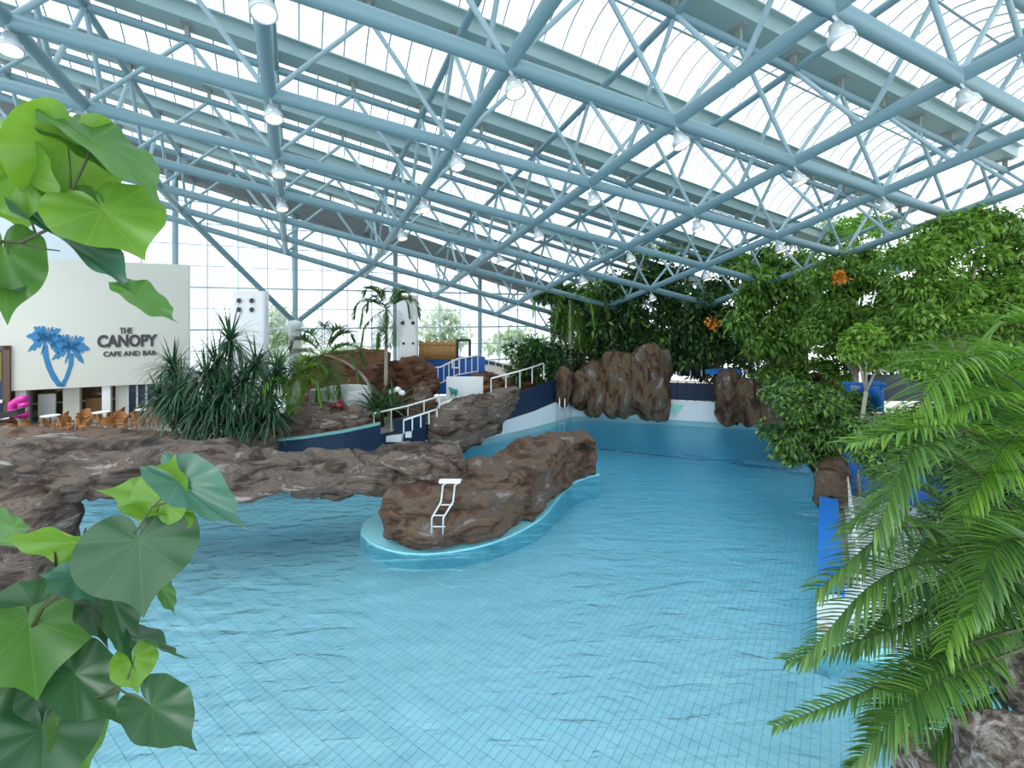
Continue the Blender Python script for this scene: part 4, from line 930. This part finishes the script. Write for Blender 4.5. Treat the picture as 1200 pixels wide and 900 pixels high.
# spiky clump of screw pines
def ribbon(V, Fq, p0, d0, ln, wd, bend, segs=5, fold=.25, twist=None):
    """one strap leaf bending under gravity"""
    p = Vector(p0); d = Vector(d0).normalized(); sd = d.cross(ZZ)
    if sd.length < .05: sd = Vector((1, 0, 0))
    sd.normalize(); o = len(V)
    for k in range(segs + 1):
        u = k / segs; w_ = wd * (1 - u) ** .7 * (.55 + .45 * min(1, u * 5)) + .002
        nr = sd.cross(d); V.append(p + sd * w_ + nr * w_ * fold); V.append(p); V.append(p - sd * w_ + nr * w_ * fold)
        p = p + d * (ln / segs); d = (d - ZZ * bend * (1 + u) / segs).normalized()
    for k in range(segs):
        for e in (0, 1): Fq.append((o + 3 * k + e, o + 3 * k + e + 1, o + 3 * k + 4 + e, o + 3 * k + 3 + e))
heads = [(203, 432, 17.4, .85), (270, 400, 17.8, 1.0), (213, 455, 16.9, .95), (300, 428, 17.6, .95), (242, 445, 17.0, .95), (312, 462, 17.2, .9), (268, 462, 16.7, 1.0), (205, 478, 16.6, .85), (238, 482, 16.5, .9), (298, 488, 16.7, .85), (325, 440, 18.0, .8), (187, 468, 17.2, .75), (255, 430, 17.3, .95), (285, 450, 17.0, .95), (225, 495, 16.4, .85), (270, 495, 16.4, .9), (318, 488, 16.8, .8), (255, 475, 16.4, .9)]
sp = thing('screw_pine', 'large dark spiky screw pine clump with strap leaves beside the café', 'plant', base(255, 17.2, .6))
rng = random.Random(33)
for k, (x, y, Y, s_) in enumerate(heads):
    hp = P(x, y, Y); V, Fq = [], []
    for q in range(120):
        az = rng.uniform(0, 2 * PI); el = math.asin(rng.uniform(-.75, 1)) ; d = Vector((math.cos(az) * math.cos(el), math.sin(az) * math.cos(el), math.sin(el)))
        ribbon(V, Fq, hp + d * .05, d, s_ * rng.uniform(1.0, 1.75), .042, rng.uniform(.6, 1.6) if el < 1.0 else .35)
    np_mesh('leaf_head', np.array([tuple(v_) for v_ in V]), np.array(Fq), MT['lf_pand'], sp, True)
    b0 = Vector(base(255 + (x - 255) * .45, 17.2, .6)); MB().tube([b0, b0.lerp(hp, .5) + Vector((0, 0, -.1)), hp], [.12, .09, .07], 8).build('stem', MT['bark'], sp, True)

# feather palms
def frond(name, pts, nl, ll, wd, mat, parent, seed, droop=.7, vee=.5, taper=.45, rach=.012, spread=1.0, lw=None):
    """pts: rachis points; leaflets on both sides"""
    rng = random.Random(seed); pts = [Vector(p) for p in pts]; V, Fq = [], []
    def bez(u):
        m_ = len(pts) - 1; x = min(u, .9999) * m_; k = int(x); f_ = x - k
        p1, p2 = pts[k], pts[k + 1]; p0 = pts[k - 1] if k else p1 * 2 - p2; p3 = pts[k + 2] if k + 2 <= m_ else p2 * 2 - p1
        return (p1 * 2 + (p2 - p0) * f_ + (p0 * 2 - p1 * 5 + p2 * 4 - p3) * f_ ** 2 + (p1 * 3 - p0 - p2 * 3 + p3) * f_ ** 3) * .5
    cur = [bez(k / 14) for k in range(15)]
    mb = MB().tube(cur, [rach * (1.3 - u / 14 * 1.1) for u in range(15)], 6)
    for k in range(nl):
        u = .14 + .86 * k / (nl - 1); p = bez(u); t_ = (bez(min(1, u + .02)) - bez(max(0, u - .02))).normalized()
        sd = t_.cross(ZZ)
        if sd.length < .1: sd = Vector((0, 1, 0)).cross(t_)
        sd.normalize(); nr = sd.cross(t_)
        L_ = ll * (math.sin(PI * min(1, .18 + u * .72)) ** .7) * (1 - taper * max(0, u - .6))
        for sgn in (-1, 1):
            d = sd * sgn * spread + t_ * (.55 + .9 * u ** 2) + nr * vee + Vector([rng.gauss(0, .07) for _ in range(3)])
            ribbon(V, Fq, p, d, L_ * rng.uniform(.85, 1.1), wd, droop * rng.uniform(.6, 1.3), 4, .35)
    o = np_mesh(name, np.array([tuple(v_) for v_ in V]), np.array(Fq), mat, parent, True)
    mb.build('rachis', MT['stem'] if mat.name != 'leaf_yellow' else MT['lf_yellow'], o, True)
    return o
def palm(label, base_p, crown, trunk_r, fr, ll, nl, wd, mat, seed, mids=None, bark='palebark', skirt=0):
    t = thing('feather_palm', label, 'palm tree', base_p); b = Vector(base_p); c = Vector(crown)
    pts = [b] + [Vector(m_) for m_ in (mids or [])] + [c]
    cur = []
    for k in range(10):
        q = list(pts); u = k / 9
        while len(q) > 1: q = [a.lerp(e_, u) for a, e_ in zip(q[:-1], q[1:])]
        cur.append(q[0])
    MB().tube(cur, [trunk_r * (1.2 - .4 * k / 9) for k in range(10)], 9).build('trunk', MT[bark], t, True)
    rng = random.Random(seed)
    for k, (az, el, L_, dr) in enumerate(fr):
        d = Vector((math.cos(az) * math.cos(el), math.sin(az) * math.cos(el), math.sin(el)))
        hz = Vector((math.cos(az), math.sin(az), 0))
        frond('frond', [c, c + d * L_ * .5, c + d * L_ * .72 + hz * L_ * .12 - ZZ * dr * L_ * .25, c + d * L_ * .85 + hz * L_ * .1 - ZZ * dr * L_ * .8], nl, ll, wd, MT[mat] if k < len(fr) - skirt else MT['lf_yellow'], t, seed + k)
    return t
R0_ = math.radians
palm('slender palm with thin white trunk and drooping feathery fronds', tuple(P(452, 452, 21.5)), P(453, 362, 21.5), .075,
     [(R0_(a), R0_(e_), 1.75, d) for a, e_, d in ((178, 25, .75), (150, 38, .7), (200, 60, .4), (120, 62, .4), (60, 60, .45), (5, 28, .8), (-30, 30, .8), (35, 50, .5), (-80, 12, .9), (-120, 20, .9), (-60, -18, .8), (240, -25, .7), (-95, -40, .5), (-100, -55, .4), (-70, -50, .4))], .68, 30, .036, 'lf_palm_dark', 201)
palm('leaning palm with curved pale stem and dark arching fronds in front of the white column', tuple(P(434, 455, 20.0)), P(380, 416, 20.0), .055,
     [(R0_(a), R0_(e_), 1.9, d) for a, e_, d in ((178, 38, .45), (160, 55, .35), (110, 78, .2), (60, 66, .3), (20, 55, .4), (0, 25, .7), (-20, 5, .7), (200, 10, .8), (-60, -12, .8), (-100, -20, .8), (-130, -15, .8), (230, -30, .6), (-85, -50, .5), (-40, -40, .5), (-150, -45, .4), (-120, -55, .4))], .78, 30, .040, 'lf_palm_dark', 231, [P(428, 438, 20.0), P(405, 420, 20)], skirt=2)
palm('bushy palm with yellow green arching fronds behind the spiky clump', base(335, 18.6, .6), P(338, 452, 18.4), .09,
     [(R0_(a), R0_(e_), 1.9, d) for a, e_, d in ((170, 50, .5), (140, 62, .4), (60, 60, .4), (10, 45, .6), (-20, 25, .8), (-60, 20, .8), (-100, 25, .9), (-140, 30, .8), (90, 40, .5))], .75, 28, .036, 'lf_palm', 251)
palm('tall palm with stiff upright fronds rising above the light green tree', base(1003, 24.5, .4), P(1003, 288, 24.5), .12,
     [(R0_(a), R0_(e_), 2.2, d) for a, e_, d in ((178, 35, .6), (150, 60, .4), (90, 75, .2), (40, 60, .4), (5, 35, .6), (-30, 30, .7), (-140, 30, .7), (-90, 40, .6))], .7, 22, .035, 'lf_palm', 271)
palm('palm with long hanging yellow green fronds among the dark trees', base(668, 27.2, .4), P(668, 352, 27.2), .1,
     [(R0_(a), R0_(e_), 2.4, d) for a, e_, d in ((178, 20, .9), (0, 20, .9), (-60, 10, 1), (-120, 10, 1), (-90, -30, .8), (-70, -55, .6), (-110, -55, .6), (90, 50, .5), (150, 40, .7), (30, 40, .7))], .75, 24, .035, 'lf_palm', 281)
# broadleaf plant by the handrail
bl = thing('broadleaf_plant', 'low dark broadleaf plant with white blooms beside the long handrail', 'plant', base(448, 19.6, .9))
rng = random.Random(77); V, Fq = [], []
for q in range(70):
    az = rng.uniform(0, 2 * PI); el = rng.uniform(.25, 1.35); d = Vector((math.cos(az) * math.cos(el), math.sin(az) * math.cos(el), math.sin(el)))
    ribbon(V, Fq, P(448 + rng.uniform(-16, 16), 482, 19.4 + rng.uniform(-.4, .4)), d, rng.uniform(1.0, 1.7), .10, rng.uniform(.5, 1.4), 6, .2)
np_mesh('foliage', np.array([tuple(v_) for v_ in V]), np.array(Fq), MT['lf_dark'], bl, True)
for x, y in ((466, 457), (459, 460), (471, 461)):
    MB().lathe([(0, -.1), (.12, -.06), (.15, .05), (.06, .13), (0, .14)], P(x, y, 19.6), 10).build('bloom', MT['white'], bl, True)
MB().tube([P(448, 500, 19.6), P(448, 484, 19.6)], .08, 8).build('stem', MT['stem'], bl)

# near areca palm on the right: fronds given by their rachis
ar = thing('areca_palm', 'large feathery palm with many long arching green fronds over the planter', 'palm tree', (5.3, 4.6, 1.2))
FR = [  # (x, y, Y) control points, leaflet length, material
 ([(1260, 640, 4.6), (1230, 440, 4.5), (1130, 420, 4.3), (1055, 505, 4.1)], .60, 'lf_palm'),
 ([(1260, 640, 4.9), (1250, 420, 5.0), (1180, 380, 5.2), (1090, 450, 5.3)], .62, 'lf_palm'),
 ([(1250, 650, 4.4), (1190, 540, 4.2), (1110, 500, 4.0), (1000, 520, 3.9)], .50, 'lf_palm'),
 ([(1240, 660, 4.2), (1150, 560, 4.0), (1080, 520, 3.8), (1025, 625, 3.7)], .46, 'lf_palm_dark'),
 ([(1240, 660, 4.8), (1140, 610, 4.9), (1060, 570, 5.0), (985, 620, 5.1)], .50, 'lf_palm_dark'),
 ([(1240, 680, 4.3), (1130, 640, 4.1), (1050, 620, 4.0), (960, 690, 3.9)], .46, 'lf_palm_dark'),
 ([(1240, 700, 4.0), (1120, 660, 3.9), (1030, 680, 3.8), (945, 770, 3.8)], .42, 'lf_palm_dark'),
 ([(1230, 720, 4.4), (1120, 710, 4.3), (1040, 740, 4.2), (925, 775, 4.1)], .34, 'lf_palm_dark'),
 ([(1220, 730, 4.1), (1120, 760, 4.0), (1040, 800, 3.9), (910, 851, 3.8)], .24, 'lf_palm_dark'),
 ([(1200, 760, 3.9), (1120, 790, 3.8), (1060, 830, 3.7), (1000, 900, 3.7)], .34, 'lf_palm_dark'),
 ([(1180, 780, 4.4), (1110, 760, 4.4), (1060, 800, 4.4), (1020, 850, 4.4)], .40, 'lf_palm_dark'),
 ([(1250, 600, 4.0), (1200, 620, 3.9), (1150, 640, 3.8), (1110, 760, 3.7)], .40, 'lf_palm'),
 ([(1250, 640, 5.2), (1180, 640, 5.3), (1120, 660, 5.4), (1060, 740, 5.4)], .50, 'lf_palm_dark'),
 ([(1250, 680, 5.0), (1200, 700, 5.0), (1150, 700, 5.0), (1090, 780, 5.0)], .50, 'lf_palm_dark'),
 ([(1240, 640, 4.6), (1230, 560, 4.8), (1180, 480, 5.0), (1165, 430, 5.2)], .50, 'lf_palm'),
 ([(1260, 700, 3.8), (1220, 640, 3.6), (1170, 640, 3.5), (1140, 720, 3.4)], .36, 'lf_palm_dark'),
 ([(1210, 800, 4.8), (1150, 820, 4.8), (1110, 850, 4.8), (1070, 930, 4.8)], .46, 'lf_palm_dark'),
 ([(1260, 560, 4.4), (1220, 500, 4.2), (1180, 520, 4.0), (1130, 600, 3.9)], .46, 'lf_palm'),
 ([(1240, 620, 5.6), (1160, 560, 5.8), (1090, 540, 6.0), (1020, 580, 6.2)], .60, 'lf_palm'),
 ([(1245, 690, 4.6), (1150, 680, 4.5), (1070, 690, 4.4), (1000, 760, 4.3)], .44, 'lf_palm_dark'),
 ([(1270, 560, 4.7), (1215, 470, 4.7), (1150, 425, 4.6), (1080, 425, 4.5)], .62, 'lf_palm'),
 ([(1270, 600, 4.3), (1225, 500, 4.2), (1165, 465, 4.1), (1095, 490, 4.0)], .55, 'lf_palm'),
 ([(1270, 540, 5.2), (1240, 450, 5.2), (1200, 420, 5.2), (1140, 430, 5.2)], .60, 'lf_palm'),
 ([(1250, 700, 4.7), (1190, 730, 4.7), (1130, 740, 4.7), (1070, 830, 4.7)], .50, 'lf_palm_dark'),
 ([(1255, 660, 4.9), (1195, 660, 5.0), (1135, 690, 5.1), (1085, 800, 5.1)], .50, 'lf_palm_dark'),
 ([(1250, 720, 5.2), (1180, 740, 5.3), (1120, 770, 5.4), (1060, 860, 5.4)], .52, 'lf_palm_dark'),
 ([(1250, 600, 4.9), (1170, 600, 5.0), (1100, 620, 5.1), (1040, 700, 5.2)], .52, 'lf_palm_dark'),
 ([(1250, 640, 4.5), (1200, 670, 4.4), (1160, 720, 4.3), (1135, 800, 4.2)], .40, 'lf_palm_dark'),
 ([(1255, 580, 5.4), (1200, 560, 5.5), (1140, 570, 5.6), (1080, 640, 5.6)], .55, 'lf_palm_dark')]
for k, (pp, ll, mm) in enumerate(FR):
    frond('frond', [P(*q) for q in pp], 60, ll * 1.15, .0165, MT[mm], ar, 300 + k, .55, .35, rach=.013)
for q in range(5):
    MB().tube([Vector((5.0 + q * .22, 4.4 + (q % 3) * .25, 1.2)), P(1225 + q * 12, 720 - q * 12, 4.3 + q * .15)], [.05, .035], 8).build('cane', MT['stem'], ar, True)

# ------------------------------------------------------------------ near heart-leaved branches on the left
def heart(name, bp_, tp, wpx, roll, mat, parent, cup=.25, curl=.15, seed=0, sag=0.0, wav=.04):
    """leaf with a petiole notch at bp_ and drip tip at tp ((x,y,Y) each); wpx = full width in photo pixels before turning by roll"""
    b = P(*bp_); t = P(*tp); ax = t - b; L_ = ax.length; ax.normalize()
    view = ((b + t) / 2 - cam.location).normalized(); sd = ax.cross(view).normalized(); nr = sd.cross(ax).normalized()
    sd, nr = sd * math.cos(roll) + nr * math.sin(roll), nr * math.cos(roll) - sd * math.sin(roll)
    W = wpx / F_PX * (bp_[2] + tp[2]) / 2 / 2
    rng = random.Random(seed); ph = rng.uniform(0, 6)
    PH = [0, 5, 11, 18, 30, 45, 65, 90, 115, 138, 155, 167, 175, 180]; RR = [1.0, .85, .765, .72, .70, .685, .665, .635, .595, .545, .48, .38, .20, .05]
    nr_, na_ = 7, 64; V = []; UV = []
    for a in range(nr_ + 1):
        q = a / nr_
        for c in range(na_):
            th = 2 * PI * c / na_; dg = math.degrees(min(th, 2 * PI - th)); r = float(np.interp(dg, PH, RR)) * q
            x = math.sin(th) * r; yy = math.cos(th) * r; xs = x / .66
            h = -cup * abs(x) * .5 - curl * (yy - .1) * abs(yy - .1) * .8 + wav * math.sin(yy * 8 + ph + x * 3) * abs(xs) * q + .025 * math.sin(th * 9) * q * q
            V.append(b + ax * (yy * L_) + sd * (xs * W) + nr * (h * L_) - ZZ * sag * max(0, yy) ** 2 * L_)
            UV.append((x, yy))
    Fq = np.array([(a * na_ + c, a * na_ + (c + 1) % na_, (a + 1) * na_ + (c + 1) % na_, (a + 1) * na_ + c) for a in range(nr_) for c in range(na_)])
    o = np_mesh(name, np.array([tuple(v_) for v_ in V]), Fq, MT[mat], parent, True)
    uvl = o.data.uv_layers.new(name='leaf'); lv = Fq.ravel(); uvl.data.foreach_set('uv', np.array([UV[q] for q in lv]).ravel())
    return o
def branch(label, base_p, stems, leaves, seed):
    t = thing('leafy_branch', label, 'branch', base_p)
    for k, (pts, r) in enumerate(stems): MB().tube([P(*q) for q in pts], [r * (1 - .5 * q / max(1, len(pts) - 1)) for q in range(len(pts))], 8).build('stem', MT['stem'], t, True)
    for k, lf in enumerate(leaves): heart('leaf', *lf[:5], t, seed=seed + k, **(lf[5] if len(lf) > 5 else {}))
    return t
D = 1.0
branch('branch of bright backlit heart shaped leaves hanging in front of the café', tuple(P(-20, 282, D)),
 [([(-30, 282, D), (25, 284, D), (58, 268, D), (82, 228, D), (100, 190, D), (109, 166, D)], .0042), ([(20, 284, D), (45, 291, D), (70, 294, D)], .0026), ([(58, 268, D), (90, 262, D), (121, 247, D)], .0024), ([(83, 222, D), (82, 195, D), (80, 172, D)], .0022), ([(42, 275, D), (32, 245, D), (22, 208, D)], .0024), ([(12, 284, D), (8, 290, D), (10, 298, D)], .002)],
 [((26, 206, D), (-40, 140, D + .05), 95, .5, 'hl_bright'),
  ((80, 170, D + .02), (55, 268, D + .06), 112, .25, 'hl_bright', dict(curl=.25)),
  ((108, 165, D), (200, 222, D - .03), 90, 1.12, 'hl_mid', dict(curl=-.25, sag=.1)),
  ((70, 150, D + .03), (130, 215, D + .02), 70, .9, 'hl_mid'),
  ((22, 210, D + .03), (25, 275, D + .06), 100, .4, 'hl_bright'),
  ((121, 246, D), (171, 314, D - .03), 118, .3, 'hl_bright', dict(curl=.2)),
  ((112, 250, D + .04), (78, 232, D + .08), 60, .5, 'hl_mid'),
  ((66, 276, D), (168, 346, D - .05), 62, .75, 'hl_blue', dict(curl=-.12, cup=.6)),
  ((160, 345, D - .04), (206, 389, D - .05), 46, .75, 'hl_mid', dict(curl=.3)),
  ((4, 296, D), (6, 385, D - .04), 78, .2, 'hl_mid'),
  ((-14, 330, D + .02), (24, 352, D - .05), 60, .9, 'hl_dark')], 400)
branch('lower branch of large dark heart shaped leaves hanging over the shallow water', tuple(P(-20, 830, .9)),
 [([(-40, 805, .9), (20, 800, .9), (50, 802, .9), (70, 798, .9)], .004), ([(20, 770, .9), (50, 712, .9), (78, 688, .9), (95, 640, .9), (100, 620, .95)], .0045), ([(50, 712, .9), (80, 690, .9), (125, 655, .9), (162, 620, .9), (178, 595, .9), (196, 578, .9)], .0030), ([(178, 594, .9), (200, 588, .9), (216, 583, .9)], .0022), ([(78, 700, .9), (100, 712, .9), (118, 722, .9)], .0022), ([(60, 830, .88), (95, 824, .88), (125, 813, .88), (140, 808, .88), (170, 825, .88)], .0028), ([(125, 813, .88), (150, 795, .88), (158, 770, .88)], .0022), ([(-20, 900, .9), (40, 850, .9), (60, 830, .9)], .0045), ([(65, 664, .9), (64, 640, .9), (66, 630, .9)], .0022)],
 [((163, 634, .90), (168, 724, .86), 124, .05, 'hl_dark'),
  ((190, 585, .92), (214, 531, .94), 78, .7, 'hl_bright', dict(curl=.3)),
  ((196, 590, .96), (124, 571, 1.0), 62, .5, 'hl_bright', dict(curl=.2)),
  ((178, 592, .95), (232, 606, .93), 60, .9, 'hl_bright'),
  ((212, 566, .92), (291, 632, .88), 62, .45, 'hl_blue', dict(curl=.25, cup=.4)),
  ((98, 634, .9), (-20, 628, .86), 74, 1.12, 'hl_bright', dict(curl=.1)),
  ((92, 674, .9), (46, 672, .87), 46, .55, 'hl_blue'),
  ((88, 674, .9), (112, 712, .86), 52, .3, 'hl_blue'),
  ((90, 672, .93), (120, 658, .95), 30, .7, 'hl_bright'),
  ((34, 728, .9), (42, 824, .84), 150, .15, 'hl_mid', dict(cup=.5)),
  ((40, 712, .92), (-40, 775, .88), 90, .4, 'hl_dark'),
  ((108, 708, .92), (122, 765, .88), 56, .75, 'hl_dark'),
  ((132, 704, .9), (148, 795, .87), 58, .95, 'hl_dark', dict(curl=.2)),
  ((156, 772, .9), (160, 814, .88), 50, .35, 'hl_bright'),
  ((157, 744, .92), (218, 783, .88), 40, 1.25, 'hl_dark'),
  ((178, 828, .88), (230, 885, .85), 66, .35, 'hl_dark'),
  ((190, 690, .96), (203, 724, .95), 26, .8, 'hl_mid'),
  ((88, 790, .9), (143, 854, .86), 68, .2, 'hl_dark'),
  ((104, 780, .95), (135, 792, .93), 34, .5, 'hl_mid'),
  ((50, 856, .88), (52, 960, .82), 120, .15, 'hl_dark'),
  ((88, 845, .92), (100, 915, .9), 64, .5, 'hl_mid'),
  ((30, 800, .93), (-30, 850, .92), 90, .5, 'hl_dark'),
  ((66, 796, .93), (62, 860, .9), 80, .4, 'hl_dark'),
  ((-5, 850, .86), (10, 930, .82), 100, .3, 'hl_dark'),
  ((14, 618, .95), (-30, 600, .95), 50, .9, 'hl_mid')], 500)
